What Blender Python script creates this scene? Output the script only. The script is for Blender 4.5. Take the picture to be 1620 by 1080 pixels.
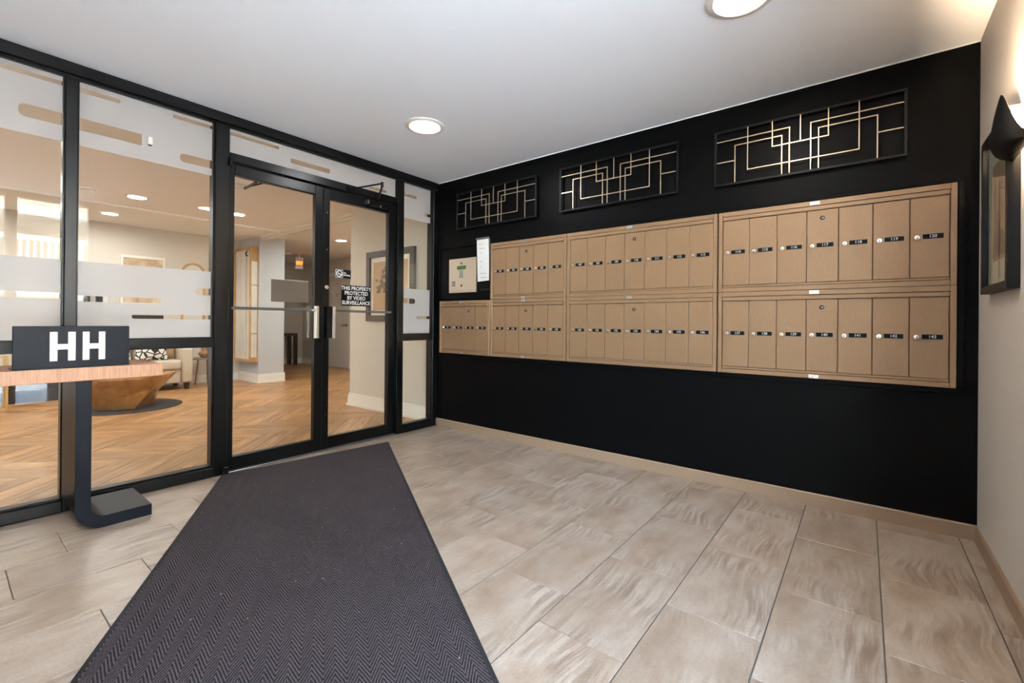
import bpy, bmesh, math, random
from mathutils import Vector, Matrix

random.seed(7)
scene = bpy.context.scene
for o in list(bpy.data.objects):
    bpy.data.objects.remove(o)
COL = scene.collection
PI = math.pi

# ------------------------------------------------------------------ camera
F_PX, YAW, PITCH, ROLL, SY = 713.755, math.radians(127.992), math.radians(0.065), math.radians(0.503), -31.16
CAM = Vector((3.403, -3.134, 1.045))
fwd = Vector((math.cos(PITCH) * math.cos(YAW), math.cos(PITCH) * math.sin(YAW), math.sin(PITCH)))
rgt = Vector((math.sin(YAW), -math.cos(YAW), 0))
up = rgt.cross(fwd)
r2 = math.cos(ROLL) * rgt + math.sin(ROLL) * up
u2 = -math.sin(ROLL) * rgt + math.cos(ROLL) * up
cd = bpy.data.cameras.new('camera')
cd.sensor_width = 36
cd.lens = F_PX / 1620 * 36
cd.shift_y = SY / 1620
cd.clip_start = 0.02
cam = bpy.data.objects.new('camera', cd)
COL.objects.link(cam)
m = Matrix((r2, u2, -fwd)).transposed().to_4x4()
m.translation = CAM
cam.matrix_world = m
scene.camera = cam

# ------------------------------------------------------------------ world, exposure
LOBBY_LAMP = 92.0
VEST_LAMP = 42.0
SKY = 2.5
SUN = 46.0
w = bpy.data.worlds.new('sky')
scene.world = w
w.use_nodes = True
nt = w.node_tree
nt.nodes.clear()
sky = nt.nodes.new('ShaderNodeTexSky')
sky.sky_type = 'NISHITA'
sky.sun_disc = False
sky.sun_elevation = math.radians(38)
sky.sun_rotation = math.radians(200)
bg = nt.nodes.new('ShaderNodeBackground')
bg.inputs['Strength'].default_value = SKY
wo = nt.nodes.new('ShaderNodeOutputWorld')
nt.links.new(sky.outputs[0], bg.inputs[0])
nt.links.new(bg.outputs[0], wo.inputs[0])
sd = bpy.data.lights.new('sun', 'SUN')
sd.energy = SUN
sd.angle = math.radians(0.6)
sd.color = (1.0, 0.98, 0.96)
sun = bpy.data.objects.new('sun', sd)
COL.objects.link(sun)
sun.rotation_euler = Vector((0.62, 0.25, -0.75)).to_track_quat('-Z', 'Y').to_euler()
vs = scene.view_settings
scene.display_settings.display_device = 'sRGB'
vs.view_transform = 'Standard'
vs.look = 'None'
vs.gamma = 1
vs.use_curve_mapping = False
vs.exposure = 1.72
scene.cycles.max_bounces = 10
scene.cycles.diffuse_bounces = 6
scene.cycles.transparent_max_bounces = 16
scene.cycles.caustics_reflective = False
scene.cycles.caustics_refractive = False
scene.cycles.sample_clamp_indirect = 6.0

# ------------------------------------------------------------------ materials
def lin(c):
    return tuple((v / 12.92 if v <= 0.04045 else ((v + 0.055) / 1.055) ** 2.4) for v in (x / 255 for x in c)) + (1,)

MATS = {}

def mat(name, rgb, rough=0.5, metal=0.0, spec=0.5, bump=0.0, bscale=60, var=0.0, vscale=8, coat=0.0, stretch=None, emit=None):
    if name in MATS:
        return MATS[name]
    mm = bpy.data.materials.new(name)
    mm.use_nodes = True
    n = mm.node_tree
    b = n.nodes['Principled BSDF']
    b.inputs['Base Color'].default_value = lin(rgb)
    b.inputs['Roughness'].default_value = rough
    b.inputs['Metallic'].default_value = metal
    b.inputs['Specular IOR Level'].default_value = spec
    b.inputs['Coat Weight'].default_value = coat
    if emit:
        b.inputs['Emission Color'].default_value = lin(emit[0])
        b.inputs['Emission Strength'].default_value = emit[1]
    tc = n.nodes.new('ShaderNodeTexCoord')
    mp = n.nodes.new('ShaderNodeMapping')
    n.links.new(tc.outputs['Object'], mp.inputs[0])
    if stretch:
        mp.inputs['Scale'].default_value = stretch
    if var:
        no = n.nodes.new('ShaderNodeTexNoise')
        no.inputs['Scale'].default_value = vscale
        no.inputs['Detail'].default_value = 5
        n.links.new(mp.outputs[0], no.inputs['Vector'])
        hv = n.nodes.new('ShaderNodeHueSaturation')
        hv.inputs['Color'].default_value = lin(rgb)
        mr = n.nodes.new('ShaderNodeMapRange')
        mr.inputs[1].default_value = 0.3
        mr.inputs[2].default_value = 0.7
        mr.inputs[3].default_value = 1 - var
        mr.inputs[4].default_value = 1 + var
        n.links.new(no.outputs[0], mr.inputs[0])
        n.links.new(mr.outputs[0], hv.inputs['Value'])
        n.links.new(hv.outputs[0], b.inputs['Base Color'])
    if bump:
        no2 = n.nodes.new('ShaderNodeTexNoise')
        no2.inputs['Scale'].default_value = bscale
        no2.inputs['Detail'].default_value = 3
        n.links.new(mp.outputs[0], no2.inputs['Vector'])
        bp = n.nodes.new('ShaderNodeBump')
        bp.inputs['Strength'].default_value = bump
        bp.inputs['Distance'].default_value = 0.004
        n.links.new(no2.outputs[0], bp.inputs['Height'])
        n.links.new(bp.outputs[0], b.inputs['Normal'])
    MATS[name] = mm
    return mm

def emission(name, rgb, strength):
    mm = bpy.data.materials.new(name)
    mm.use_nodes = True
    n = mm.node_tree
    n.nodes.clear()
    e = n.nodes.new('ShaderNodeEmission')
    e.inputs[0].default_value = lin(rgb)
    e.inputs[1].default_value = strength
    o = n.nodes.new('ShaderNodeOutputMaterial')
    n.links.new(e.outputs[0], o.inputs[0])
    return mm

def glass_mat(name, tint=(250, 252, 250), gain=1.0):
    mm = bpy.data.materials.new(name)
    mm.use_nodes = True
    n = mm.node_tree
    n.nodes.clear()
    tr = n.nodes.new('ShaderNodeBsdfTransparent')
    tr.inputs[0].default_value = lin(tint)
    gl = n.nodes.new('ShaderNodeBsdfGlossy')
    gl.inputs['Roughness'].default_value = 0.0
    lw = n.nodes.new('ShaderNodeLayerWeight')
    pw = n.nodes.new('ShaderNodeMath'); pw.operation = 'POWER'; pw.inputs[1].default_value = 5
    ml = n.nodes.new('ShaderNodeMath'); ml.operation = 'MULTIPLY_ADD'
    ml.inputs[1].default_value = 0.9; ml.inputs[2].default_value = 0.045 * gain
    n.links.new(lw.outputs['Facing'], pw.inputs[0])
    n.links.new(pw.outputs[0], ml.inputs[0])
    mx = n.nodes.new('ShaderNodeMixShader')
    n.links.new(ml.outputs[0], mx.inputs[0])
    n.links.new(tr.outputs[0], mx.inputs[1])
    n.links.new(gl.outputs[0], mx.inputs[2])
    o = n.nodes.new('ShaderNodeOutputMaterial')
    n.links.new(mx.outputs[0], o.inputs[0])
    return mm

def film_mat():
    mm = bpy.data.materials.new('frosted_film')
    mm.use_nodes = True
    n = mm.node_tree
    n.nodes.clear()
    d = n.nodes.new('ShaderNodeBsdfDiffuse'); d.inputs[0].default_value = lin((205, 207, 210))
    t = n.nodes.new('ShaderNodeBsdfTranslucent'); t.inputs[0].default_value = lin((208, 209, 212))
    tr = n.nodes.new('ShaderNodeBsdfTransparent')
    m1 = n.nodes.new('ShaderNodeMixShader'); m1.inputs[0].default_value = 0.5
    m2 = n.nodes.new('ShaderNodeMixShader'); m2.inputs[0].default_value = 0.14
    n.links.new(d.outputs[0], m1.inputs[1]); n.links.new(t.outputs[0], m1.inputs[2])
    n.links.new(m1.outputs[0], m2.inputs[1]); n.links.new(tr.outputs[0], m2.inputs[2])
    o = n.nodes.new('ShaderNodeOutputMaterial')
    n.links.new(m2.outputs[0], o.inputs[0])
    return mm

def N(n, t, **kw):
    x = n.nodes.new(t)
    for k, v in kw.items():
        if k.startswith('i'):
            x.inputs[int(k[1:])].default_value = v
        else:
            setattr(x, k, v)
    return x

def tile_mat():
    mm = bpy.data.materials.new('porcelain_tile')
    mm.use_nodes = True
    n = mm.node_tree
    L = n.links.new
    b = n.nodes['Principled BSDF']
    tc = N(n, 'ShaderNodeTexCoord')
    oi = N(n, 'ShaderNodeObjectInfo')
    sc = N(n, 'ShaderNodeMath', operation='MULTIPLY', i1=57.0)
    L(oi.outputs['Random'], sc.inputs[0])
    ad = N(n, 'ShaderNodeVectorMath', operation='ADD')
    L(tc.outputs['Object'], ad.inputs[0]); L(sc.outputs[0], ad.inputs[1])
    # broad clouding
    n1 = N(n, 'ShaderNodeTexNoise'); n1.inputs['Scale'].default_value = 4.5; n1.inputs['Detail'].default_value = 8; n1.inputs['Roughness'].default_value = 0.6
    mp = N(n, 'ShaderNodeMapping'); mp.inputs['Scale'].default_value = (1.5, 0.8, 1)
    L(ad.outputs[0], mp.inputs[0]); L(mp.outputs[0], n1.inputs['Vector'])
    cr = N(n, 'ShaderNodeValToRGB')
    e = cr.color_ramp.elements
    e[0].position = 0.30; e[0].color = lin((140, 119, 100))
    e[1].position = 0.72; e[1].color = lin((174, 160, 145))
    x = e.new(0.47); x.color = lin((157, 138, 120))
    L(n1.outputs[0], cr.inputs[0])
    # sediment lines, bent by a low frequency warp and kept to patches
    n2 = N(n, 'ShaderNodeTexNoise'); n2.inputs['Scale'].default_value = 2.6; n2.inputs['Detail'].default_value = 1
    L(ad.outputs[0], n2.inputs['Vector'])
    wv = N(n, 'ShaderNodeVectorMath', operation='MULTIPLY_ADD'); wv.inputs[1].default_value = (0.16, 0.12, 0.0)
    L(n2.outputs['Color'], wv.inputs[0]); L(ad.outputs[0], wv.inputs[2])
    m3 = N(n, 'ShaderNodeMapping'); m3.inputs['Scale'].default_value = (46, 3.2, 1)
    L(wv.outputs[0], m3.inputs[0])
    n4 = N(n, 'ShaderNodeTexNoise'); n4.inputs['Scale'].default_value = 1.0; n4.inputs['Detail'].default_value = 5; n4.inputs['Roughness'].default_value = 0.65
    L(m3.outputs[0], n4.inputs['Vector'])
    vr = N(n, 'ShaderNodeMapRange', i1=0.42, i2=0.60, i3=0.0, i4=1.0)
    L(n4.outputs[0], vr.inputs[0])
    n3 = N(n, 'ShaderNodeTexNoise'); n3.inputs['Scale'].default_value = 3.4; n3.inputs['Detail'].default_value = 2
    L(ad.outputs[0], n3.inputs['Vector'])
    pr = N(n, 'ShaderNodeMapRange', i1=0.47, i2=0.66, i3=0.05, i4=0.55)
    L(n3.outputs[0], pr.inputs[0])
    tone = N(n, 'ShaderNodeMixRGB'); tone.inputs[1].default_value = lin((106, 86, 70)); tone.inputs[2].default_value = lin((186, 173, 158))
    L(vr.outputs[0], tone.inputs[0])
    mx0 = N(n, 'ShaderNodeMixRGB')
    L(pr.outputs[0], mx0.inputs[0]); L(cr.outputs[0], mx0.inputs[1]); L(tone.outputs[0], mx0.inputs[2])
    # fine speckle
    n5 = N(n, 'ShaderNodeTexNoise'); n5.inputs['Scale'].default_value = 120; n5.inputs['Detail'].default_value = 3
    L(ad.outputs[0], n5.inputs['Vector'])
    sp = N(n, 'ShaderNodeMapRange', i1=0.25, i2=0.75, i3=0.90, i4=1.10); L(n5.outputs[0], sp.inputs[0])
    mx = N(n, 'ShaderNodeVectorMath', operation='SCALE'); L(mx0.outputs[0], mx.inputs[0]); L(sp.outputs[0], mx.inputs['Scale'])
    hv = N(n, 'ShaderNodeHueSaturation')
    br = N(n, 'ShaderNodeMapRange', i3=0.92, i4=1.07)
    L(oi.outputs['Random'], br.inputs[0]); L(br.outputs[0], hv.inputs['Value'])
    L(mx.outputs[0], hv.inputs['Color'])
    L(hv.outputs[0], b.inputs['Base Color'])
    b.inputs['Roughness'].default_value = 0.36
    bp = N(n, 'ShaderNodeBump'); bp.inputs['Strength'].default_value = 0.25; bp.inputs['Distance'].default_value = 0.002
    L(n4.outputs[0], bp.inputs['Height']); L(bp.outputs[0], b.inputs['Normal'])
    return mm

def plank_mat():
    mm = bpy.data.materials.new('oak_plank')
    mm.use_nodes = True
    n = mm.node_tree
    L = n.links.new
    b = n.nodes['Principled BSDF']
    tc = N(n, 'ShaderNodeTexCoord')
    at = N(n, 'ShaderNodeAttribute', attribute_name='shade')
    uv = N(n, 'ShaderNodeUVMap')
    mp = N(n, 'ShaderNodeMapping'); mp.inputs['Scale'].default_value = (2.2, 34, 1)
    L(uv.outputs[0], mp.inputs[0])
    n2 = N(n, 'ShaderNodeTexNoise'); n2.inputs['Scale'].default_value = 1.5; n2.inputs['Detail'].default_value = 6; n2.inputs['Distortion'].default_value = 0.6
    L(mp.outputs[0], n2.inputs['Vector'])
    cr = N(n, 'ShaderNodeValToRGB')
    e = cr.color_ramp.elements
    e[0].position = 0.3; e[0].color = lin((142, 95, 55))
    e[1].position = 0.7; e[1].color = lin((206, 160, 108))
    L(n2.outputs[0], cr.inputs[0])
    hv = N(n, 'ShaderNodeHueSaturation')
    br = N(n, 'ShaderNodeMapRange', i3=0.74, i4=1.18)
    L(at.outputs['Fac'], br.inputs[0]); L(br.outputs[0], hv.inputs['Value'])
    L(cr.outputs[0], hv.inputs['Color'])
    L(hv.outputs[0], b.inputs['Base Color'])
    b.inputs['Roughness'].default_value = 0.34
    return mm

def wood_mat(name, c0, c1, scale=(2, 2, 30), rough=0.4):
    mm = bpy.data.materials.new(name)
    mm.use_nodes = True
    n = mm.node_tree
    L = n.links.new
    b = n.nodes['Principled BSDF']
    tc = N(n, 'ShaderNodeTexCoord')
    mp = N(n, 'ShaderNodeMapping'); mp.inputs['Scale'].default_value = scale
    L(tc.outputs['Object'], mp.inputs[0])
    n2 = N(n, 'ShaderNodeTexNoise'); n2.inputs['Scale'].default_value = 2; n2.inputs['Detail'].default_value = 6; n2.inputs['Distortion'].default_value = 0.5
    L(mp.outputs[0], n2.inputs['Vector'])
    cr = N(n, 'ShaderNodeValToRGB')
    e = cr.color_ramp.elements
    e[0].position = 0.3; e[0].color = lin(c0)
    e[1].position = 0.7; e[1].color = lin(c1)
    L(n2.outputs[0], cr.inputs[0]); L(cr.outputs[0], b.inputs['Base Color'])
    b.inputs['Roughness'].default_value = rough
    return mm

def mat_mat():
    """chevron ribbed entrance carpet: object x runs along the length, y across"""
    mm = bpy.data.materials.new('chevron_carpet')
    mm.use_nodes = True
    n = mm.node_tree
    L = n.links.new
    b = n.nodes['Principled BSDF']
    tc = N(n, 'ShaderNodeTexCoord')
    sx = N(n, 'ShaderNodeSeparateXYZ'); L(tc.outputs['Object'], sx.inputs[0])
    pp = N(n, 'ShaderNodeMath', operation='PINGPONG', i1=0.0325); L(sx.outputs[1], pp.inputs[0])
    sl = N(n, 'ShaderNodeMath', operation='MULTIPLY', i1=2.3); L(pp.outputs[0], sl.inputs[0])
    s = N(n, 'ShaderNodeMath', operation='ADD'); L(sx.outputs[0], s.inputs[0]); L(sl.outputs[0], s.inputs[1])
    k = N(n, 'ShaderNodeMath', operation='MULTIPLY', i1=2 * PI / 0.0215); L(s.outputs[0], k.inputs[0])
    sn = N(n, 'ShaderNodeMath', operation='SINE'); L(k.outputs[0], sn.inputs[0])
    no = N(n, 'ShaderNodeTexNoise'); no.inputs['Scale'].default_value = 260; no.inputs['Detail'].default_value = 2
    L(tc.outputs['Object'], no.inputs['Vector'])
    ad = N(n, 'ShaderNodeMath', operation='MULTIPLY_ADD', i1=2.2, i2=-1.1); L(no.outputs[0], ad.inputs[0])
    su = N(n, 'ShaderNodeMath', operation='ADD'); L(sn.outputs[0], su.inputs[0]); L(ad.outputs[0], su.inputs[1])
    mr = N(n, 'ShaderNodeMapRange', i1=-1.2, i2=1.2); L(su.outputs[0], mr.inputs[0])
    cr = N(n, 'ShaderNodeValToRGB')
    e = cr.color_ramp.elements
    e[0].position = 0; e[0].color = lin((22, 19, 19))
    e[1].position = 1; e[1].color = lin((92, 83, 85))
    L(mr.outputs[0], cr.inputs[0])
    # lint specks
    vo = N(n, 'ShaderNodeTexVoronoi'); vo.inputs['Scale'].default_value = 13
    L(tc.outputs['Object'], vo.inputs['Vector'])
    lt = N(n, 'ShaderNodeMath', operation='LESS_THAN', i1=0.03); L(vo.outputs['Distance'], lt.inputs[0])
    mx = N(n, 'ShaderNodeMixRGB'); mx.inputs[2].default_value = lin((200, 198, 195))
    L(lt.outputs[0], mx.inputs[0]); L(cr.outputs[0], mx.inputs[1])
    L(mx.outputs[0], b.inputs['Base Color'])
    b.inputs['Roughness'].default_value = 0.95
    b.inputs['Specular IOR Level'].default_value = 0.1
    bp = N(n, 'ShaderNodeBump'); bp.inputs['Strength'].default_value = 0.8; bp.inputs['Distance'].default_value = 0.003
    L(mr.outputs[0], bp.inputs['Height']); L(bp.outputs[0], b.inputs['Normal'])
    return mm

def tree_print_mat():
    """sepia print of a conifer: coordinates are the print's own, x across -0.5..0.5, z up"""
    mm = bpy.data.materials.new('sepia_tree_print')
    mm.use_nodes = True
    n = mm.node_tree
    L = n.links.new
    b = n.nodes['Principled BSDF']
    uv = N(n, 'ShaderNodeUVMap')
    no = N(n, 'ShaderNodeTexNoise'); no.inputs['Scale'].default_value = 9; no.inputs['Detail'].default_value = 8
    L(uv.outputs[0], no.inputs['Vector'])
    sx = N(n, 'ShaderNodeSeparateXYZ'); L(uv.outputs[0], sx.inputs[0])
    dx = N(n, 'ShaderNodeMath', operation='SUBTRACT', i1=0.40); L(sx.outputs[0], dx.inputs[0])
    ax = N(n, 'ShaderNodeMath', operation='ABSOLUTE'); L(dx.outputs[0], ax.inputs[0])
    wy = N(n, 'ShaderNodeMapRange', i1=0.30, i2=0.98, i3=0.42, i4=0.06); L(sx.outputs[1], wy.inputs[0])
    df = N(n, 'ShaderNodeMath', operation='SUBTRACT'); L(wy.outputs[0], df.inputs[0]); L(ax.outputs[0], df.inputs[1])
    nn = N(n, 'ShaderNodeMath', operation='MULTIPLY_ADD', i1=1.5, i2=-0.78); L(no.outputs[0], nn.inputs[0])
    su = N(n, 'ShaderNodeMath', operation='ADD'); L(df.outputs[0], su.inputs[0]); L(nn.outputs[0], su.inputs[1])
    gt = N(n, 'ShaderNodeMath', operation='GREATER_THAN', i1=0.36); L(sx.outputs[1], gt.inputs[0])
    mr = N(n, 'ShaderNodeMapRange', i1=0.0, i2=0.12, i3=0, i4=0.85); L(su.outputs[0], mr.inputs[0])
    mu = N(n, 'ShaderNodeMath', operation='MULTIPLY'); L(mr.outputs[0], mu.inputs[0]); L(gt.outputs[0], mu.inputs[1])
    mx = N(n, 'ShaderNodeMixRGB'); mx.inputs[1].default_value = lin((186, 150, 112)); mx.inputs[2].default_value = lin((94, 76, 60))
    L(mu.outputs[0], mx.inputs[0]); L(mx.outputs[0], b.inputs['Base Color'])
    b.inputs['Roughness'].default_value = 0.4
    return mm

M_BLACKWALL = mat('black_paint', (8, 8, 9), 0.40, spec=0.07, bump=0.12, bscale=70)
M_CEIL = mat('ceiling_paint', (243, 244, 246), 0.7, bump=0.1, bscale=14)
M_GREYWALL = mat('greige_paint', (196, 188, 178), 0.55, bump=0.06, bscale=90)
M_LOBBYWALL = mat('warm_wall_paint', (204, 196, 184), 0.6, bump=0.05, bscale=90)
M_COLUMN = mat('pale_grey_paint', (186, 188, 190), 0.5)
M_TRIM = mat('white_trim_paint', (226, 220, 210), 0.35)
M_TAUPE = mat('taupe_baseboard', (143, 119, 97), 0.42)
M_ALU = mat('black_anodised_metal', (7, 8, 9), 0.3, spec=0.3, bump=0.04, bscale=200)
M_ALUGREY = mat('grey_metal', (120, 122, 122), 0.3, metal=0.8)
M_STEEL = mat('bright_steel', (222, 222, 220), 0.25, metal=0.9)
M_GLASS = glass_mat('clear_glass', gain=0.5)
M_ENTGLASS = glass_mat('entry_glass', gain=0.5)
M_FILM = film_mat()
M_TILE = tile_mat()
M_GROUT = mat('grey_grout', (96, 88, 80), 0.9)
M_PLANK = plank_mat()
M_MAT = mat_mat()
M_RUBBER = mat('black_rubber', (30, 29, 30), 0.8)
M_BRONZE = mat('champagne_metal', (143, 114, 86), 0.36, metal=0.35, bump=0.06, bscale=160, var=0.05, vscale=30, stretch=(6, 1, 1))
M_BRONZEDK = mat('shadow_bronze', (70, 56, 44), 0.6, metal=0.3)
M_PLATE = mat('black_label', (12, 12, 12), 0.5, spec=0.15)
M_WHITE = mat('white_print', (206, 205, 202), 0.6)
M_CHROME = mat('lock_chrome', (226, 218, 206), 0.2, metal=0.85)
M_DARK = mat('dark_slot', (12, 12, 12), 0.8)
M_BLACKART = mat('satin_black_metal', (11, 11, 12), 0.4, spec=0.25)
M_GOLD = mat('pale_gold_rod', (212, 190, 160), 0.28, metal=0.75)
M_NAVY = mat('navy_black_steel', (10, 16, 26), 0.42, spec=0.14, var=0.06, vscale=6, stretch=(1, 1, 12))
M_TABLETOP = wood_mat('rosy_ash_wood', (160, 116, 90), (190, 146, 118), (8, 90, 4), 0.5)
M_BRASS = mat('brass', (176, 140, 92), 0.3, metal=0.8)

# ------------------------------------------------------------------ mesh helpers
class MB:
    def __init__(s):
        s.v = []; s.f = []
    def add(s, vs, fs):
        o = len(s.v); s.v += [tuple(x) for x in vs]; s.f += [tuple(i + o for i in f) for f in fs]; return s
    def box(s, x0, x1, y0, y1, z0, z1):
        x0, x1 = sorted((x0, x1)); y0, y1 = sorted((y0, y1)); z0, z1 = sorted((z0, z1))
        return s.add([(x0, y0, z0), (x1, y0, z0), (x1, y1, z0), (x0, y1, z0), (x0, y0, z1), (x1, y0, z1), (x1, y1, z1), (x0, y1, z1)],
                     [(0, 3, 2, 1), (4, 5, 6, 7), (0, 1, 5, 4), (1, 2, 6, 5), (2, 3, 7, 6), (3, 0, 4, 7)])
    def prism(s, poly, axis, a, b):
        """poly of 2-D points in the two other axes (in x,y,z order), extruded from a to b along axis"""
        n = len(poly)
        def P(p, t):
            q = list(p); q.insert(axis, t); return tuple(q)
        vs = [P(p, a) for p in poly] + [P(p, b) for p in poly]
        fs = [tuple(range(n))[::-1], tuple(range(n, 2 * n))] + [(i, (i + 1) % n, n + (i + 1) % n, n + i) for i in range(n)]
        return s.add(vs, fs)
    def tube(s, pts, r, n=8, caps=True):
        pts = [Vector(p) for p in pts]
        rings = []
        for i, p in enumerate(pts):
            d = (pts[min(i + 1, len(pts) - 1)] - pts[max(i - 1, 0)]).normalized()
            a = d.orthogonal().normalized() if i == 0 else None
            if i == 0:
                prev = a
            else:
                prev = (prev - d * prev.dot(d)).normalized()
            bb = d.cross(prev)
            rr = r[i] if isinstance(r, (list, tuple)) else r
            rings.append([p + rr * (math.cos(2 * PI * k / n) * prev + math.sin(2 * PI * k / n) * bb) for k in range(n)])
        vs = [v for q in rings for v in q]
        fs = []
        for i in range(len(pts) - 1):
            for k in range(n):
                fs.append((i * n + k, i * n + (k + 1) % n, (i + 1) * n + (k + 1) % n, (i + 1) * n + k))
        if caps:
            fs += [tuple(range(n))[::-1], tuple(range((len(pts) - 1) * n, len(pts) * n))]
        return s.add(vs, fs)
    def lathe(s, prof, c, n=32, axis=2, caps=True):
        """prof list of (radius, height)"""
        vs = []; fs = []
        for (r, h) in prof:
            for k in range(n):
                a = 2 * PI * k / n
                if axis == 2: vs.append((c[0] + r * math.cos(a), c[1] + r * math.sin(a), c[2] + h))
                elif axis == 1: vs.append((c[0] + r * math.cos(a), c[1] + h, c[2] + r * math.sin(a)))
                else: vs.append((c[0] + h, c[1] + r * math.cos(a), c[2] + r * math.sin(a)))
        for i in range(len(prof) - 1):
            for k in range(n):
                fs.append((i * n + k, i * n + (k + 1) % n, (i + 1) * n + (k + 1) % n, (i + 1) * n + k))
        if caps:
            if prof[0][0] > 1e-6: fs.append(tuple(range(n))[::-1])
            if prof[-1][0] > 1e-6: fs.append(tuple(range((len(prof) - 1) * n, len(prof) * n)))
        return s.add(vs, fs)
    def mesh(s, name, mt, origin=(0, 0, 0), bevel=0.0, seg=2, smooth=False):
        me = bpy.data.meshes.new(name)
        o = Vector(origin)
        me.from_pydata([tuple(Vector(v) - o) for v in s.v], [], s.f)
        bm = bmesh.new(); bm.from_mesh(me)
        bmesh.ops.recalc_face_normals(bm, faces=bm.faces)
        if bevel:
            es = [e for e in bm.edges if len(e.link_faces) == 2 and e.calc_face_angle(0) > 0.6]
            bmesh.ops.bevel(bm, geom=es, offset=bevel, segments=seg, profile=0.6, affect='EDGES', clamp_overlap=True)
        if smooth:
            for f in bm.faces: f.smooth = True
            for e in bm.edges:
                if len(e.link_faces) == 2 and e.calc_face_angle(0) > 0.7: e.smooth = False
        bm.to_mesh(me); bm.free()
        if mt: me.materials.append(mt)
        return me
    def build(s, name, mt, parent=None, **kw):
        o = bpy.data.objects.new(name, s.mesh(name, mt, world_loc(parent), **kw))
        COL.objects.link(o); o.parent = parent
        return o

def world_loc(p):
    l = Vector((0, 0, 0))
    while p is not None:
        l += p.location; p = p.parent
    return l

def tag(o, label=None, cat=None, group=None, kind=None):
    if label: o['label'] = label
    if cat: o['category'] = cat
    if group: o['group'] = group
    if kind: o['kind'] = kind
    return o

def empty(name, loc, label=None, cat=None, group=None, kind=None):
    o = bpy.data.objects.new(name, None)
    o.empty_display_size = 0.05
    COL.objects.link(o); o.location = loc
    return tag(o, label, cat, group, kind)

def struct(name, mb, mt, label=None, cat=None, **kw):
    o = mb.build(name, mt, **kw)
    return tag(o, label, cat, kind='structure')

def B(*a):
    return MB().box(*a)

def bx(name, mt, parent, a, **kw):
    return B(*a).build(name, mt, parent, **kw)

TEXT_CACHE = {}
def text_mesh(body, size, extrude, mt, name='lettering', bold=0.0, align='CENTER', spacing=1.0, line=1.0):
    key = (body, size, extrude, mt.name, bold, align)
    if key in TEXT_CACHE: return TEXT_CACHE[key]
    c = bpy.data.curves.new(name, 'FONT')
    c.body = body; c.size = size; c.extrude = extrude; c.offset = bold
    c.align_x = align; c.align_y = 'CENTER'; c.space_character = spacing; c.space_line = line
    c.resolution_u = 3
    t = bpy.data.objects.new(name, c); COL.objects.link(t)
    dg = bpy.context.evaluated_depsgraph_get()
    me = bpy.data.meshes.new_from_object(t.evaluated_get(dg))
    me.name = name
    me.materials.clear(); me.materials.append(mt)
    bpy.data.objects.remove(t)
    TEXT_CACHE[key] = me
    return me

def put_text(body, size, mt, parent, loc, facing, name='lettering', extrude=0.0006, sx=1.0, **kw):
    """facing '-y' (on the black wall) or '+x' (on the glass wall) or '-x'"""
    o = bpy.data.objects.new(name, text_mesh(body, size, extrude, mt, name, **kw))
    COL.objects.link(o); o.parent = parent
    o.location = Vector(loc) - world_loc(parent)
    o.rotation_euler = {'-y': (PI / 2, 0, 0), '+x': (PI / 2, 0, PI / 2), '-x': (PI / 2, 0, -PI / 2)}[facing]
    o.scale = (sx, 1, 1)
    return o

H = 2.44
XR = 3.842      # right wall
YF = -3.95      # wall behind the camera

# ------------------------------------------------------------------ vestibule shell
floor = struct('floor', B(0, XR, YF, 0, -0.06, -0.003), M_GROUT, 'beige stone-look porcelain tile floor of the entry vestibule', 'floor')
PX, LEN, G = 0.3175, 0.563, 0.0024
xe = [2.19 + PX * k for k in range(-8, 8)]
tile_meshes = {}
def tile(x0, x1, y0, y1):
    x0 = max(x0, 0.0); x1 = min(x1, XR); y0 = max(y0, YF); y1 = min(y1, 0)
    if x1 - x0 < 0.01 or y1 - y0 < 0.01: return
    wx, wy = round(x1 - x0 - 2 * G, 4), round(y1 - y0 - 2 * 0.0013, 4)
    if wx <= 0.004 or wy <= 0.004: return
    if (wx, wy) not in tile_meshes:
        c = 0.0012
        mb = MB()
        a, b = wx / 2, wy / 2
        mb.add([(-a, -b, -0.006), (a, -b, -0.006), (a, b, -0.006), (-a, b, -0.006), (-a, -b, -c), (a, -b, -c), (a, b, -c), (-a, b, -c),
                (-a + c, -b + c, 0), (a - c, -b + c, 0), (a - c, b - c, 0), (-a + c, b - c, 0)],
               [(0, 1, 5, 4), (1, 2, 6, 5), (2, 3, 7, 6), (3, 0, 4, 7), (4, 5, 9, 8), (5, 6, 10, 9), (6, 7, 11, 10), (7, 4, 8, 11), (8, 9, 10, 11)])
        tile_meshes[(wx, wy)] = mb.mesh('floor_tile', M_TILE)
    o = bpy.data.objects.new('floor_tile', tile_meshes[(wx, wy)])
    COL.objects.link(o); o.parent = floor
    o.location = ((x0 + x1) / 2, (y0 + y1) / 2, random.uniform(-0.0003, 0.0003))
for k in range(-8, 7):
    x0 = 2.19 + PX * k; x1 = x0 + PX
    if x1 <= 0 or x0 >= XR: continue
    j0 = (-1.635 - 0.188 * k) % LEN
    y = j0 - LEN * 9
    while y < 0.6:
        tile(x0, x1, y, y + LEN)
        y += LEN

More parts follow.
